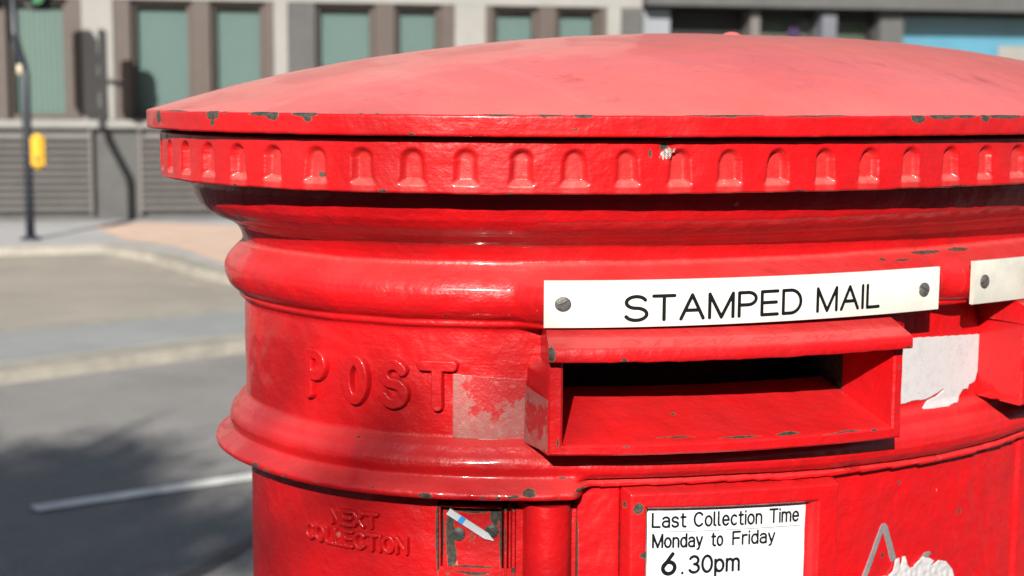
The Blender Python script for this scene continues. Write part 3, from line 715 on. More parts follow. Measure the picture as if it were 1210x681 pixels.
def strip(S, H): return 0.0045 - 0.002 * np.exp(-((S + 0.2975) / 0.002) ** 2) + 0.0012 * np.exp(-((S + 0.300) / 0.006) ** 2) * 0
hfield('door_stile', -0.3268, -0.2990, HB_, -0.2505, strip, M['red'], PB, 0.0008, 0.0012, [(-0.3268, -0.30, 0.0012, 0.04, 0.85), (-0.323, -0.2505, 0.006, 0.0018, 0.9), (-0.299, -0.290, 0.0012, 0.03, 0.7)], -0.006, 0.0006)
FI = dict(l=-0.2815, r=-0.1625, t0=-0.2672, t1=-0.2742)
def nframe(S, H):
    t = (S - FI['l']) / (FI['r'] - FI['l']); top = FI['t0'] + (FI['t1'] - FI['t0']) * t
    # distance inwards from the outer edge along each side
    dx = np.minimum(S + 0.2985, -0.1390 - S); dy = (roll_h(S) - 0.0050) - H
    out = np.minimum(dx, dy)
    o = 0.0040 + 0.0125 * sstep(-0.001, 0.0035, out)
    ins = np.minimum(np.minimum(S - FI['l'], FI['r'] - S), top - H)
    return np.where(dy < 0, -0.0034, o - 0.0100 * sstep(-0.0046, 0.0006, ins))
nf = hfield('notice_frame', -0.2985, -0.1390, HB_, -0.2500, nframe, M['red'], PB, 0.0008, 0.0008,
            [(-0.2905, -0.2635, 0.0045, 0.0045, 1.05), (-0.2860, -0.2945, 0.0042, 0.0030, 1.05), (-0.1660, -0.2790, 0.0015, 0.0010, 0.8), (-0.2975, -0.2620, 0.0012, 0.004, 0.7)], -0.004)
npat = []
S_, H_ = np.meshgrid(np.linspace(-0.2850, -0.1590, 60), np.linspace(-0.45, -0.262, 30), indexing='ij')
notice = mesh_obj('notice_sheet', bend(S_, np.full(S_.shape, 0.0070), H_).reshape(-1, 3), grid_faces(60, 30, False, None, False), M['notice'], nf, True)
notice['label'] = 'white sheet with the last collection time printed in black'
print_text('printed_lettering', [('Last', -0.2785, -0.2540, -0.2797, -0.2812, 0.0104, 0.00148), ('Collection', -0.2492, -0.1975, -0.2814, -0.2846, 0.0104, 0.00148), ('Time', -0.1922, -0.1676, -0.2849, -0.2864, 0.0104, 0.00148), ('Monday', -0.2780, -0.2420, -0.2934, -0.2955, 0.0100, 0.00148), ('to', -0.2362, -0.2270, -0.2959, -0.2964, 0.0100, 0.00148), ('Friday', -0.2205, -0.1868, -0.2968, -0.2988, 0.0100, 0.00148)], 0.0073, M['ink'], notice)
print_text('printed_lettering', [('6', -0.2715, -0.2605, -0.3127, -0.3127, 0.0158, 0.0027)], 0.0073, M['ink'], notice)
print_text('printed_lettering', [('.', -0.2573, -0.2555, -0.3128, -0.3128, 0.0128, 0.0018), ('30pm', -0.2525, -0.2140, -0.3129, -0.3150, 0.0128, 0.0019)], 0.0073, M['ink'], notice)
sweep('ruled_line', -0.2785, -0.1660, [(0.0068, -0.28215), (0.00725, -0.28215), (0.00725, -0.28250), (0.0068, -0.28250)], M['tape'], notice, 0.003, -0.0068)
def door(S, H):
    o = np.full(S.shape, 0.0020) + 0.0030 * sstep(0.068, 0.074, S)
    return o
hfield('door', -0.1378, 0.20, HB_, -0.2500, lambda S, H: np.where(H > roll_h(S) - 0.0058, -0.0036, door(S, H)), M['red'], PB, 0.0012, 0.0008,
       [(-0.0700, -0.2730, 0.0018, 0.0016, 1.2), (0.0000, -0.3055, 0.0024, 0.0022, 1.05), (-0.0850, -0.3240, 0.0022, 0.0020, 1.1), (-0.1378, -0.262, 0.002, 0.002, 0.9)], -0.006, 0.0004)

# ---- torn stickers and tape
from_px = None
blob('sticker', 0, 0, 0.0, [(-0.0740, -0.1690), (0.0172, -0.1739), (0.0158, -0.2010), (0.0135, -0.2075), (0.0120, -0.2092), (0.0060, -0.2105), (0.0045, -0.2135), (-0.0010, -0.2132), (-0.0045, -0.2165), (-0.0085, -0.2215),
     (-0.0165, -0.2222), (-0.0200, -0.2238), (-0.0330, -0.2243), (-0.0455, -0.2235), (-0.0490, -0.2218), (-0.0410, -0.2168), (-0.0310, -0.2148), (-0.0235, -0.2110), (-0.0245, -0.2104), (-0.0350, -0.2137), (-0.0450, -0.2160), (-0.0560, -0.2150), (-0.0690, -0.2165), (-0.0740, -0.2165)],
     M['paper'], PB, 0.0005, 0.0005, lambda S, H: 0.0006 + 0.0012 * sstep(-0.2170, -0.2235, H) * 1.6)['label'] = 'torn white paper sticker between the two slots'
blob('sticker', 0, 0, 0.0, [(-0.4068, -0.1775), (-0.3600, -0.1802), (-0.3600, -0.2220), (-0.3700, -0.2208), (-0.4070, -0.2192)], M['residue'], PB, 0.0004, 0.0006, lambda S, H: 0.0006 + 0.003 * sstep(-0.2195, -0.2225, H),
     lambda S, H: 0.42 + 0.7 * np.exp(-((S + 0.4055) / 0.008) ** 2) - 0.30 * sstep(-0.198, -0.182, H) + 0.35 * sstep(-0.198, -0.212, H) + 0.5 * np.exp(-((S + 0.361) / 0.006) ** 2) * sstep(-0.192, -0.198, H))['label'] = 'grey remains of a scraped-off sticker beside POST'
v = []; f = []
patch(v, f, (-0.3610, 0.0030, -0.2205), (-0.3494, 0.0392, -0.2192), (-0.3494, 0.0392, -0.1862), (-0.3602, 0.0030, -0.1835), 24, 30)
v = np.array(v); W = bend(v[:, 0] - 0.0006, v[:, 1], v[:, 2])
mesh_obj('sticker', W, f, M['residue'], PB, True, 0.35 + 0.5 * np.exp(-((v[:, 2] + 0.187) / 0.006) ** 2) + 0.3 * sstep(-0.205, -0.214, v[:, 2]))['label'] = 'browned sticker remains on the cheek of the slot'
def star(cs, chh, n, r0, r1, seed):
    rr = random.Random(seed); out = []
    for i in range(n):
        a = 2 * math.pi * i / n; r = rr.uniform(r0, r1) if i % 2 else rr.uniform(r0 * 0.6, r0)
        out.append((cs + r * math.cos(a) * 1.5, chh + r * math.sin(a)))
    return out
blob('sticker', 0, 0, 0.0, [(-0.0900, -0.3450), (-0.0830, -0.3395), (-0.0790, -0.3405), (-0.0740, -0.3370), (-0.0715, -0.3295), (-0.0690, -0.3285), (-0.0675, -0.3340), (-0.0655, -0.3345), (-0.0640, -0.3285), (-0.0620, -0.3285), (-0.0600, -0.3345), (-0.0560, -0.3385), (-0.0520, -0.3380), (-0.0480, -0.3345), (-0.0410, -0.3325), (-0.0385, -0.3340), (-0.0350, -0.3345), (-0.0300, -0.3375), (-0.0345, -0.3410), (-0.0300, -0.3405), (-0.0250, -0.3380), (-0.0160, -0.3405), (-0.0080, -0.3480), (-0.0040, -0.3600), (-0.02, -0.3800), (-0.05, -0.3850), (-0.085, -0.370)],
     M['paper'], PB, 0.0006, 0.0005, lambda S, H: 0.0024 + 0.0007 * nzg(S, H, 220, 1.0) + 0.0006)['label'] = 'torn white paper sticker low on the door'
def stripe(p0, p1, wd):
    d = np.array(p1) - np.array(p0); n_ = np.array((-d[1], d[0])) / np.hypot(*d) * wd / 2
    return [tuple(np.array(p0) + n_), tuple(np.array(p1) + n_), tuple(np.array(p1) - n_), tuple(np.array(p0) - n_)]
blob('tape_mark', 0, 0, 0.0, [(-0.1085, -0.3450), (-0.0885, -0.3035), (-0.0865, -0.3010), (-0.0835, -0.3008), (-0.0810, -0.3030), (-0.0705, -0.3290), (-0.0760, -0.3305), (-0.0850, -0.3065), (-0.1030, -0.3450)], M['tape'], PB, 0.0003, 0.00045, lambda S, H: 0.0023 + 0 * S)
blob('tape_mark', 0, 0, 0.0, [(-0.046, -0.3350), (-0.040, -0.3300), (-0.034, -0.3298), (-0.032, -0.3320), (-0.037, -0.3345)], M['tape'], PB, 0.0003, 0.00045, lambda S, H: 0.0021 + 0 * S)
blob('bare_metal_scar', 0, 0, 0.0, [(-0.2950, -0.0372), (-0.2935, -0.0335), (-0.2900, -0.0310), (-0.2872, -0.0318), (-0.2855, -0.0308), (-0.2862, -0.0330), (-0.2880, -0.0345), (-0.2890, -0.0375), (-0.2920, -0.0388)], simple('bare_cast_iron', (0.42, 0.36, 0.33), 0.35, 0.5, 500, 0.8, 400, metal=0.5), PB, 0.0005, 0.0003, lambda S, H: 0.0570 + 0.0006 * np.sin(S * 3000))

# ---- the plastic strip wedged in the tablet pocket (a loose thing)
def on_line(p0, p1, wd, o, o1):
    d = np.array(p1) - np.array(p0); L = np.hypot(*d); u = d / L; n_ = np.array((-u[1], u[0]))
    return L, u, n_
ST = empty('plastic_strip', tuple((Matrix.Translation(PB.location) @ Matrix.Rotation(PB.rotation_euler.z, 4, 'Z')) @ Vector(bend(-0.396, -0.006, -0.287))), 0.65883,
           'white plastic strip with a blue band, wedged slantwise in the tablet pocket', 'plastic strip')
base = np.array(bend(-0.396, -0.006, -0.287))
def strip_piece(name, t0, t1, mat, o_add, point=False):
    p0, p1 = np.array((-0.4108, -0.2690)), np.array((-0.3808, -0.2893)); u = (p1 - p0); n_ = np.array((-u[1], u[0])) / np.hypot(*u) * 0.0023
    ks = np.linspace(t0, t1, 14); V = []; 
    for k in ks:
        wv = 1.0 if (not point or k < 0.84) else max(0.12, (1 - k) / 0.16)
        c = p0 + u * k; oo = lerp(-0.0030, -0.0085, k) + o_add
        for sg, do in ((1, 0), (-1, 0), (-1, -0.0012), (1, -0.0012)):
            q = c + n_ * sg * wv; V.append(bend(q[0], oo + do, q[1]) - base)
    fs = [(i * 4 + a_, i * 4 + (a_ + 1) % 4, (i + 1) * 4 + (a_ + 1) % 4, (i + 1) * 4 + a_) for i in range(13) for a_ in range(4)] + [(3, 2, 1, 0), (52, 53, 54, 55)]
    o = mesh_obj(name, V, fs, mat, ST)
    bm = bmesh.new(); bm.from_mesh(o.data); bmesh.ops.recalc_face_normals(bm, faces=bm.faces); bm.to_mesh(o.data); bm.free(); return o
strip_piece('strip', 0.0, 1.0, M['stick'], 0.0, True); strip_piece('coloured_band', 0.24, 0.345, M['blue'], 0.0002)

# ================================================================== STREET
def asphalt(name, c, spot=0.5, rough=0.85):
    m = NT(name); co = m.coords()
    a = m.mix(m.ramp(m.noise(1.2, 6, 0.65, co), (0.3, 0.0), (0.7, 1.0)), tuple(x * 0.82 for x in c), tuple(x * 1.15 for x in c))
    a = m.mix(m.ramp(m.noise(120, 3, 0.7, co), (0.45, 0.0), (0.7, spot)), a, tuple(min(1, x * 2.2) for x in c))
    st = m.ramp(m.noise(0.45, 7, 0.7, co), (0.52, 0.0), (0.66, 0.4)); a = m.mix(st, a, tuple(x * 0.6 for x in c))
    m.set(Base_Color=a, Roughness=rough); m.bump(m.noise(180, 4, 0.7, co), 0.6, 0.006); return m.m
def paving(name, c, c2, sx, sy, rot=0.0, mortar=0.6):
    m = NT(name); co = m.coords(); mp = m.n('Mapping'); mp.inputs['Rotation'].default_value = (0, 0, rot); m.l(co, mp.inputs[0])
    br = m.n('TexBrick', Scale=1.0); br.inputs['Brick Width'].default_value = sx; br.inputs['Row Height'].default_value = sy
    br.inputs['Mortar Size'].default_value = 0.012; br.inputs['Color1'].default_value = (*c, 1); br.inputs['Color2'].default_value = (*c2, 1)
    br.inputs['Mortar'].default_value = (*[x * mortar for x in c], 1); m.l(mp.outputs[0], br.inputs['Vector'])
    a = m.mix(m.ramp(m.noise(2.0, 6, 0.65, co), (0.3, 0.0), (0.75, 0.45)), br.outputs['Color'], tuple(x * 0.65 for x in c))
    m.set(Base_Color=a, Roughness=0.85); m.bump(br.outputs['Fac'], -0.4, 0.004); return m.m
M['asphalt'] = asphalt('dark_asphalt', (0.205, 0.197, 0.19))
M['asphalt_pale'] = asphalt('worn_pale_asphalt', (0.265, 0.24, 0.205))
M['asphalt_grey'] = asphalt('grey_footway_asphalt', (0.235, 0.242, 0.242))
M['kerb'] = simple('granite_kerb', (0.29, 0.27, 0.23), 0.8, 0.2, 6, 0.4, 90)
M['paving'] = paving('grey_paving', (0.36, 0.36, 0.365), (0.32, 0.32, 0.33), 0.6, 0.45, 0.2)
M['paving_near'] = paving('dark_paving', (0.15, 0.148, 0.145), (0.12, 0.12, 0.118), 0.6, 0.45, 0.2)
M['tactile'] = paving('buff_tactile_paving', (0.58, 0.42, 0.335), (0.53, 0.39, 0.31), 0.4, 0.4, 0.6)
M['line'] = simple('road_paint', (0.80, 0.79, 0.74), 0.7, 0.12, 8, 0.3, 120)
M['stud'] = simple('white_road_stud', (0.27, 0.24, 0.205), 0.6, 0.1)
M['tar'] = simple('tar_joint', (0.045, 0.045, 0.05), 0.6, 0.3, 10)
ZR = -0.12
def sheet(name, poly, z, mat, th=None):
    if th is None: o = mesh_obj(name, [(p[0], p[1], z) for p in poly], [tuple(range(len(poly)))], mat)
    else: o = MB().slab(poly, z - th, z).build(name, mat)
    return tag(o, kind='structure')
sheet('ground', [(-300, -300), (300, -300), (300, 300), (-300, 300)], ZR - 0.006, M['asphalt'])
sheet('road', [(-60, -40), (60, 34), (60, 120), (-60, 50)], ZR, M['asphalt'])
# near pavement under the box
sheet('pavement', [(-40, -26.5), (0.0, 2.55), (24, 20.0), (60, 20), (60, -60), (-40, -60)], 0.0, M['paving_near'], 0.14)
# traffic island with kerb stones
isl = [(-9.0, 2.6), (-2.84, 8.33), (-1.67, 9.44), (0.6, 11.4), (5, 15.0), (5.6, 15.8), (5.0, 16.0), (2.4, 13.9), (-0.2, 12.25), (-2.0, 10.97), (-3.38, 9.93), (-10.2, 4.2)]
def inset(poly, d):
    c = []; n = len(poly)
    for i in range(n):
        p0, p1, p2 = (Vector(poly[(i + k) % n]) for k in (-1, 0, 1))
        a = (p1 - p0).normalized(); b = (p2 - p1).normalized(); na = Vector((-a.y, a.x)); nb = Vector((-b.y, b.x)); m_ = (na + nb)
        m_ = m_ / max(0.4, m_.length_squared / 2) / 1.0
        c.append(tuple(p1 + m_ * d))
    return c
sheet('kerb', isl, -0.045, M['kerb'], 0.10)
sheet('island_footway', inset(isl, 0.26), -0.040, M['asphalt_grey'], 0.05)
# far carriageway (a paler surface), far pavement and buff crossing
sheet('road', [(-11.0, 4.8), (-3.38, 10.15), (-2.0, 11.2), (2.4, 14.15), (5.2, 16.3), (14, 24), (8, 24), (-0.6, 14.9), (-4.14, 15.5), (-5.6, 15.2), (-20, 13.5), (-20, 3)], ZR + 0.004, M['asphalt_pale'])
farp = [(-30, 12.0), (-5.07, 14.98), (-4.14, 15.28), (-3.75, 14.85), (-3.45, 14.5), (-2.8, 13.34), (-2.2, 12.62), (-0.8, 12.9), (1.5, 15.2), (4, 17.6), (9, 21), (30, 24), (30, 34), (-30, 34)]
sheet('kerb', farp, -0.036, M['kerb'], 0.10)
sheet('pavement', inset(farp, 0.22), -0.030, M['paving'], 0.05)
sheet('crossing_paving', [(-4.85, 17.5), (-4.3, 18.0), (-3.2, 17.5), (-2.0, 17.2), (0.4, 16.6), (-0.9, 13.6), (-2.0, 12.95), (-2.55, 13.5), (-3.1, 14.6), (-3.45, 15.2), (-4.0, 15.7)], -0.026, M['tactile'])
for i, (x, y) in enumerate([(-3.70, 14.50), (-3.47, 14.20), (-3.20, 13.78), (-2.90, 13.25), (-2.62, 12.80), (-2.36, 12.42)]):
    o = MB().box(-0.075, 0.075, -0.075, 0.075, 0, 0.012).build('road_stud', M['stud'], None, False, 0.004); o.location = (x, y, ZR + 0.004)
    o.rotation_euler = (0, 0, R(-55))
    tag(o, 'white square road stud edging the buff crossing', 'road stud', 'road studs along the crossing')
# white lane dash
def dash(p0, p1, wd, name, mat, z):
    a, b = Vector(p0), Vector(p1); n_ = Vector((-(b - a).y, (b - a).x)).normalized() * wd / 2
    return sheet(name, [tuple(a - n_), tuple(b - n_), tuple(b + n_), tuple(a + n_)], z, mat)
dd = Vector((0.76, 0.52)).normalized(); p = Vector((-1.86, 5.78))
for k in (-1, 0, 1):
    dash(p + dd * 6 * k, p + dd * (6 * k + 3), 0.105, 'lane_marking', M['line'], ZR + 0.008)
sheet('tar_joint', [(-1.20, 4.75), (-1.06, 5.12), (-0.93, 5.53), (-0.70, 6.0), (-0.67, 5.98), (-0.88, 5.5), (-1.00, 5.08), (-1.12, 4.75)], ZR + 0.005, M['tar'])

# ================================================================== BUILDING ACROSS THE STREET
FB = empty('office_building', (-4.6, 18.3, -0.03), R(11.3), 'pale stone office building with teal window blinds and grey louvred base across the road', 'building')
M['stone'] = simple('pale_stone', (0.225, 0.22, 0.208), 0.8, 0.07, 2.5, 0.2, 60)
M['stone_grey'] = simple('grey_stone', (0.074, 0.074, 0.073), 0.8, 0.14, 3, 0.25, 60)
M['ledge'] = simple('ledge_stone', (0.205, 0.203, 0.196), 0.75, 0.1, 3, 0.2, 60)
M['brown'] = simple('brown_frame', (0.070, 0.054, 0.046), 0.55, 0.1, 5)
M['louvre'] = simple('grey_louvre', (0.115, 0.107, 0.102), 0.55, 0.12, 4)
M['black'] = simple('dark_interior', (0.012, 0.012, 0.012), 0.6, 0.2, 3)
M['dark_box'] = simple('dark_plastic', (0.022, 0.020, 0.022), 0.5, 0.2, 6)
M['panel'] = simple('pale_panel', (0.19, 0.205, 0.225), 0.5, 0.06, 3)
M['hoarding'] = simple('blue_blind', (0.055, 0.20, 0.29), 0.6, 0.10, 2.0)
M['green_dark'] = simple('dim_interior', (0.05, 0.07, 0.052), 0.6, 0.4, 1.6)
def blind_mat(name, c, slat):
    m = NT(name); co = m.coords()
    wv = m.n('TexWave', Scale=slat, _bands_direction='X'); m.l(co, wv.inputs['Vector'])
    a = m.mix(m.ramp(wv.outputs['Fac'], (0.2, 0.0), (0.8, 1.0)), tuple(x * 0.72 for x in c), tuple(x * 1.15 for x in c))
    a = m.mix(m.ramp(m.noise(0.9, 4, 0.5, co), (0.35, 0.0), (0.7, 0.35)), a, tuple(x * 0.8 for x in c))
    m.set(Base_Color=a, Roughness=0.7); m.bump(wv.outputs['Fac'], 0.4, 0.01); return m.m
M['blind'] = blind_mat('teal_blind', (0.088, 0.142, 0.126), 5.2)
M['blind_flat'] = blind_mat('teal_roller_blind', (0.082, 0.138, 0.129), 10.0)
def glass():
    m = NT('window_glass'); m.t.nodes.remove(m.b)
    fr = m.n('Fresnel', IOR=1.45); tr = m.n('BsdfTransparent'); gl = m.n('BsdfGlossy', Roughness=0.03); mx = m.n('MixShader')
    m.l(fr.outputs[0], mx.inputs[0]); m.l(tr.outputs[0], mx.inputs[1]); m.l(gl.outputs[0], mx.inputs[2]); m.l(mx.outputs[0], m.t.nodes['Material Output'].inputs[0]); return m.m
M['glass'] = glass()
HEAD, SILL = 2.62, 1.20
# backing wall, upper storey, plinth
MB().box(-14, 15, 0.45, 6, 0, 9).build('wall', M['stone'], FB)
MB().box(-14, 6.34, -0.02, 0.449, HEAD, 9.0).build('upper_wall', M['stone'], FB)
MB().box(6.343, 15, -0.25, 0.449, HEAD + 0.03, 9.0).build('fascia_beam', M['stone_grey'], FB)
MB().box(-14, 6.3, -0.10, 0.445, 1.10, SILL).build('ledge', M['ledge'], FB, False, 0.01)
MB().box(-14, 6.3, 0.02, 0.44, 0.0, 1.097).build('plinth', M['stone_grey'], FB)
def louvre(x0, x1):
    m = MB().box(x0, x1, 0.005, 0.018, 0.10, 1.08)
    n = 11
    for i in range(n):
        z = 0.13 + 0.92 * i / n; h = 0.92 / n * 0.46
        m.box(x0 + 0.03, x1 - 0.03, -0.085, -0.070, z, z + h)
    for a in (x0, x1 - 0.03): m.box(a, a + 0.03, -0.088, 0.004, 0.09, 1.085)
    return m.build('louvre_panel', M['louvre'], FB)
for a, b in ((-7.6, -5.2), (-4.8, -2.4), (-2.1, -0.42), (0.12, 1.72), (2.25, 4.0), (4.4, 6.0)): louvre(a, b)
def pillar(x0, x1, mat, z0=SILL, y=-0.03): MB().box(x0, x1, y, 0.444, z0 + 0.002, HEAD - 0.002).build('pillar', mat, FB, False, 0.006)
def window(x0, x1, blind, top=0.03):
    fr = MB().box(x0, x1, 0.10, 0.16, HEAD - 0.07, HEAD - 0.003).box(x0, x1, 0.10, 0.16, SILL + 0.003, SILL + 0.06).box(x0, x0 + 0.05, 0.10, 0.16, SILL + 0.06, HEAD - 0.07).box(x1 - 0.05, x1, 0.10, 0.16, SILL + 0.06, HEAD - 0.07).build('window', M['brown'], FB)
    MB().box(x0 + 0.05, x1 - 0.05, 0.215, 0.225, SILL + 0.062, HEAD - 0.072 - top).build('blind', blind, fr)
    MB().box(x0 + 0.05, x1 - 0.05, 0.128, 0.134, SILL + 0.06, HEAD - 0.07).build('pane', M['glass'], fr)
def post(x0, x1, mat=None): MB().box(x0, x1, 0.0, 0.30, SILL + 0.002, HEAD - 0.002).build('mullion', mat or M['brown'], FB, False, 0.006)
# left to right along the frontage
pillar(-5.4, -5.0, M['stone']); post(-5.0, -4.87); window(-4.86, -3.35, M['blind']); post(-3.34, -3.1); window(-3.09, -1.52, M['blind'])
post(-1.51, -1.36); window(-1.355, -0.672, M['blind']); post(-0.670, -0.505)
pillar(-0.503, -0.142, M['stone']); post(-0.140, 0.055)
window(0.058, 0.765, M['blind_flat']); post(0.770, 0.985); window(0.990, 1.628, M['blind_flat'])
post(1.632, 1.735)
pillar(1.738, 1.905, M['stone']); pillar(1.908, 2.235, M['stone_grey'], y=0.0)
window(2.238, 2.962, M['blind_flat']); post(2.966, 3.205); window(3.208, 3.775, M['blind_flat']); post(3.778, 3.945)
pillar(3.948, 4.335, M['stone']); post(4.338, 4.43)
window(4.433, 5.005, M['blind_flat'], 0.06); post(5.008, 5.235); window(5.238, 5.795, M['blind_flat'], 0.06); post(5.798, 5.882)
pillar(5.885, 6.068, M['stone']); pillar(6.071, 6.340, M['stone_grey'], y=-0.06)
# entrance, shop glazing and blue panel to the right
pillar(6.345, 6.735, M['panel'], 0.0, 0.05)
MB().box(6.738, 7.785, 0.30, 0.44, 0.0, HEAD).build('doorway', M['black'], FB)
MB().box(7.79, 7.915, -0.02, 0.44, 0.0, HEAD).build('door_frame', M['louvre'], FB)
gw = MB().box(7.92, 8.735, 0.20, 0.26, 0.0, 0.3).box(7.92, 8.735, 0.20, 0.26, HEAD - 0.08, HEAD).box(7.92, 7.98, 0.20, 0.26, 0.3, HEAD - 0.08).build('window', M['black'], FB)
MB().box(7.982, 8.735, 0.34, 0.36, 0.3, HEAD - 0.082).build('shop_interior', M['green_dark'], gw)
MB().box(7.982, 8.735, 0.225, 0.231, 0.3, HEAD - 0.08).build('pane', M['glass'], gw)
dv = [(8.47 + 0.085 * math.cos(a * math.pi / 12), 0.2105, 2.37 + 0.105 * math.sin(a * math.pi / 12)) for a in range(24)]
m = MB(); m.add(dv + [(x, y + 0.008, z) for x, y, z in dv], [tuple(range(24)), tuple(range(47, 23, -1))] + [(i, 24 + i, 24 + (i + 1) % 24, (i + 1) % 24) for i in range(24)])
m.build('door_disc', simple('purple_disc', (0.03, 0.015, 0.05), 0.5, 0.2), gw)
MB().box(8.738, 8.942, -0.08, 0.30, 0.0, HEAD).build('pillar', simple('blue_grey_post', (0.10, 0.105, 0.125), 0.6, 0.1), FB, False, 0.01)
gw = MB().box(8.945, 9.565, 0.20, 0.26, 0.0, 0.3).box(8.945, 9.565, 0.20, 0.26, HEAD - 0.10, HEAD).box(9.515, 9.565, 0.20, 0.26, 0.3, HEAD - 0.10).box(8.945, 8.965, 0.20, 0.26, 0.3, HEAD - 0.10).build('window', M['black'], FB)
MB().box(8.945, 9.515, 0.34, 0.36, 0.3, HEAD - 0.102).build('shop_interior', M['green_dark'], gw)
MB().box(8.97, 9.30, 0.30, 0.32, 1.9, 2.20).build('pale_poster', M['panel'], gw)
MB().box(8.945, 9.515, 0.225, 0.231, 0.3, HEAD - 0.10).build('pane', M['glass'], gw)
MB().box(9.568, 9.895, -0.02, 0.44, 0.0, HEAD + 0.028).build('pillar', M['stone_grey'], FB, False, 0.008)
gw = MB().box(9.90, 9.925, 0.24, 0.30, 0.35, HEAD - 0.035).box(9.90, 13.8, 0.24, 0.30, 0.0, 0.35).box(9.90, 13.8, 0.24, 0.40, HEAD - 0.035, HEAD + 0.028).build('window', M['black'], FB)
MB().box(9.90, 13.8, 0.36, 0.38, 0.35, HEAD - 0.037).build('blind', M['hoarding'], gw)
MB().box(9.90, 13.8, 0.265, 0.271, 0.35, HEAD - 0.035).build('pane', M['glass'], gw)
MB().box(11.45, 12.3, 0.33, 0.345, 1.55, 2.22).build('pale_poster', M['stone'], gw)
# upper storey windows above the picture
for i in range(6):
    x = -5 + i * 2.05
    fr = MB().box(x, x + 1.3, -0.045, 0.0, 4.3, 4.36).box(x, x + 1.3, -0.045, 0.0, 6.1, 6.16).box(x, x + 0.06, -0.045, 0, 4.36, 6.1).box(x + 1.24, x + 1.3, -0.045, 0, 4.36, 6.1).build('window', M['brown'], FB)
    MB().box(x + 0.06, x + 1.24, -0.030, -0.024, 4.36, 6.1).build('blind', M['blind_flat'], fr)
# ================================================================== TRAFFIC SIGNAL POLE
TP = empty('traffic_signal', (-5.0, 15.75, -0.030), R(6), 'dark cranked traffic signal pole with yellow push button box', 'traffic light')
M['pole'] = simple('dark_pole_paint', (0.018, 0.022, 0.030), 0.4, 0.2, 5)
pz = [(0, 0, 0), (0, 0, 0.9), (0, 0, 1.70), (-0.012, 0.02, 1.76), (-0.05, 0.09, 1.84), (-0.115, 0.23, 1.98), (-0.150, 0.30, 2.06), (-0.165, 0.335, 2.15), (-0.17, 0.34, 2.6), (-0.17, 0.34, 3.3)]
MB().tube(pz, 0.046, 20).build('pole', M['pole'], TP, True)
MB().tube([(0, 0, 0), (0, 0, 0.02), (0, 0, 0.05)], [0.11, 0.10, 0.05], 20).build('base_flange', M['pole'], TP, True)
MB().tube([(-0.045, -0.045, 1.70), (-0.045, -0.045, 1.80)], 0.026, 14).build('cable_cap', simple('cream_cap', (0.55, 0.48, 0.36), 0.5, 0.1), TP, True)
pb = MB().box(0.040, 0.175, -0.08, 0.06, 0.745, 1.095).build('push_button_box', simple('yellow_enclosure', (0.55, 0.31, 0.004), 0.45, 0.08, 8), TP, False, 0.03, 5)
MB().tube([(0.107, -0.079, 0.84), (0.107, -0.088, 0.84)], 0.022, 16).build('button', M['dark_box'], pb, False)
lenses = [simple('signal_lens', c, 0.2, 0.05) for c in ((0.05, 0.16, 0.08), (0.2, 0.12, 0.02), (0.2, 0.02, 0.02))]
def head(x0, x1, y, z0, z1):
    hd = MB().box(x0, x1, y - 0.12, y + 0.12, z0, z1).build('signal_head', M['dark_box'], TP, False, 0.03)
    xc = (x0 + x1) / 2
    for k in range(3):
        z = z0 + 0.15 + k * (z1 - z0 - 0.3) / 2
        MB().tube([(xc, y - 0.12, z), (xc, y - 0.128, z)], 0.09, 20).build('lens', lenses[k], hd)
        MB().tube([(xc, y - 0.12, z + 0.006), (xc, y - 0.28, z - 0.01)], 0.10, 20, False).build('visor', M['dark_box'], hd)
    MB().box(*((-0.17, x0 + 0.01) if x0 > -0.17 else (x1 - 0.01, -0.17)), y - 0.02 if y < 0.3 else y - 0.02, y + 0.02, z0 + 0.4, z0 + 0.44).build('bracket', M['pole'], TP)
head(0.00, 0.26, 0.20, 2.36, 3.02)
head(-0.50, -0.26, 0.30, 2.36, 3.28)

# ================================================================== UNSEEN BUILDING ADDED BEHIND THE PHOTOGRAPHER (blocks sky fill, shades the near street)
M['brick'] = paving('brown_brick', (0.20, 0.11, 0.075), (0.16, 0.085, 0.06), 0.225, 0.075, 0.0, 1.4)
M['slate'] = simple('roof_slate', (0.07, 0.07, 0.075), 0.7, 0.2, 4)
SB = empty('added_shop', (0, -9.0, 0), 0, 'brown brick shop with a gabled left bay, added out of view to block sky light and shade the road', 'shop')
m = MB()
prof_ = [(-13, 0), (26, 0), (26, 5.2), (-1.57, 5.2), (-1.57, 5.4), (-3.6, 5.9), (-4.75, 7.55), (-5.25, 7.95), (-9.0, 8.1), (-13, 6.1)]  # roofline shaped to throw shade on the left of the road
n = len(prof_)
m.add([(x, 0, z) for x, z in prof_] + [(x, -8, z) for x, z in prof_], [tuple(range(n)), tuple(range(2 * n - 1, n - 1, -1))] + [(i, n + i, n + (i + 1) % n, (i + 1) % n) for i in range(n)])
m.build('wall', M['brick'], SB)
for x in (-11, -7.5, -4.2, 0.5, 4, 7.5, 11, 14.5):
    f_ = MB().box(x, x + 2.4, 0.002, 0.08, 0.5, 0.58).box(x, x + 2.4, 0.002, 0.08, 2.72, 2.8).box(x, x + 0.08, 0.002, 0.08, 0.58, 2.72).box(x + 2.32, x + 2.4, 0.002, 0.08, 0.58, 2.72).build('window', M['brown'], SB)
    MB().box(x + 0.08, x + 2.32, 0.02, 0.03, 0.58, 2.72).build('pane', simple('dark_glass', (0.02, 0.025, 0.03), 0.05, 0.1), f_)

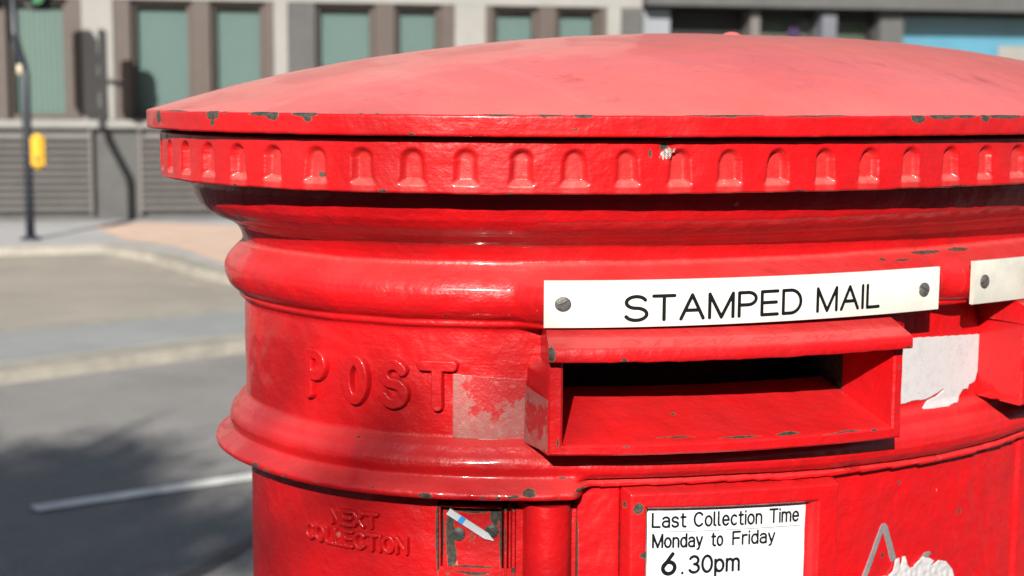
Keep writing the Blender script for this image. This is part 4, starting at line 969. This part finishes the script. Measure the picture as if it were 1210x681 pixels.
# ================================================================== UNSEEN TREE ADDED BEHIND THE PHOTOGRAPHER (dapples road and box with shade)
TR = empty('added_tree', (-3.45, -6.0, 0), 0, 'round-crowned tree added out of view to dapple the road and half-shade the post box', 'tree')
MB().tube([(0, 0, 0), (0.02, 0.01, 2.0), (-0.03, 0.03, 4.2), (0.0, 0.0, 5.2)], [0.11, 0.085, 0.06, 0.03], 12).build('trunk', simple('bark', (0.11, 0.085, 0.06), 0.9, 0.3, 12, 0.6, 40), TR, True)
m = MB(); rr = random.Random(3)
for k in range(7):
    a = k * 0.9; p0 = Vector((0, 0, 3.9 + 0.17 * k)); p1 = p0 + Vector((math.cos(a) * 0.75, math.sin(a) * 0.75, 0.75)); m.tube([p0, (p0 + p1) / 2 + Vector((0, 0, 0.1)), p1], [0.03, 0.02, 0.01], 6)
m.tube([(0, 0, 3.4), (0.8, 0, 3.9), (1.6, 0.05, 4.15), (2.4, 0, 4.2)], [0.045, 0.035, 0.022, 0.01], 6)  # long limb added to carry the shading leaf cluster
m.build('limbs', bpy.data.materials['bark'], TR, True)
v = []; f = []
cl = [Vector((rr.gauss(-0.35, 0.45), rr.gauss(0, 0.50), 5.55 + rr.gauss(0, 0.42))) for _ in range(26)]
k_ = 0
while k_ < 330:  # leaf cluster placed to half-shade the lower left of the box
    c = Vector((rr.uniform(1.80, 2.38), rr.uniform(-0.05, 0.05), rr.uniform(4.0, 4.88)))
    if rr.random() > min(1.0, max(0.12, 1 - (c.z - 4.64) / 0.20)) or rr.random() > min(1, (2.44 - c.x) / 0.2): continue
    u = Vector((rr.gauss(0, 1), rr.gauss(0, 1), rr.gauss(0, 1))).normalized(); w_ = u.cross(Vector((rr.gauss(0, 1), rr.gauss(0, 1), rr.gauss(0, 1)))).normalized()
    n0 = len(v); v += [c - u * 0.042, c + w_ * 0.022, c + u * 0.042, c - w_ * 0.022]; f.append((n0, n0 + 1, n0 + 2, n0 + 3)); k_ += 1
for _ in range(6500):
    c = rr.choice(cl) + Vector((rr.gauss(0, 0.16), rr.gauss(0, 0.16), rr.gauss(0, 0.14)))
    u = Vector((rr.gauss(0, 1), rr.gauss(0, 1), rr.gauss(0, 1))).normalized(); w_ = u.cross(Vector((rr.gauss(0, 1), rr.gauss(0, 1), rr.gauss(0, 1)))).normalized()
    n0 = len(v); v += [c - u * 0.05, c + w_ * 0.025, c + u * 0.05, c - w_ * 0.025]; f.append((n0, n0 + 1, n0 + 2, n0 + 3))
mesh_obj('crown', v, f, simple('leaf_green', (0.06, 0.10, 0.03), 0.6, 0.4, 2), TR)

# ================================================================== NEIGHBOURING BLOCK, farther along the far pavement
NB = empty('brick_block', at_f(15.3, 0, 0) if 'at_f' in globals() else (Matrix.Translation((-4.6, 18.3, -0.03)) @ Matrix.Rotation(R(11.3), 4, 'Z') @ Vector((15.3, 0, 0))), R(11.3),
           'brown brick block with rows of dark windows beyond the office building', 'building')
MB().box(0, 32, 0.1, 8, 0, 10.5).build('wall', M['brick'], NB)
MB().box(-0.1, 32.1, -0.08, 0.097, 3.3, 3.6).build('string_course', M['ledge'], NB)
dg = bpy.data.materials['dark_glass']
for fl in range(3):
    for i in range(11):
        x = 0.9 + i * 2.85; z = 1.0 + fl * 3.2
        f_ = MB().box(x, x + 1.5, 0.03, 0.098, z, z + 0.08).box(x, x + 1.5, 0.03, 0.098, z + 1.82, z + 1.9).box(x, x + 0.08, 0.03, 0.098, z + 0.08, z + 1.82).box(x + 1.42, x + 1.5, 0.03, 0.098, z + 0.08, z + 1.82).build('window', M['stone'], NB)
        MB().box(x + 0.08, x + 1.42, 0.07, 0.08, z + 0.08, z + 1.82).build('pane', dg, f_)
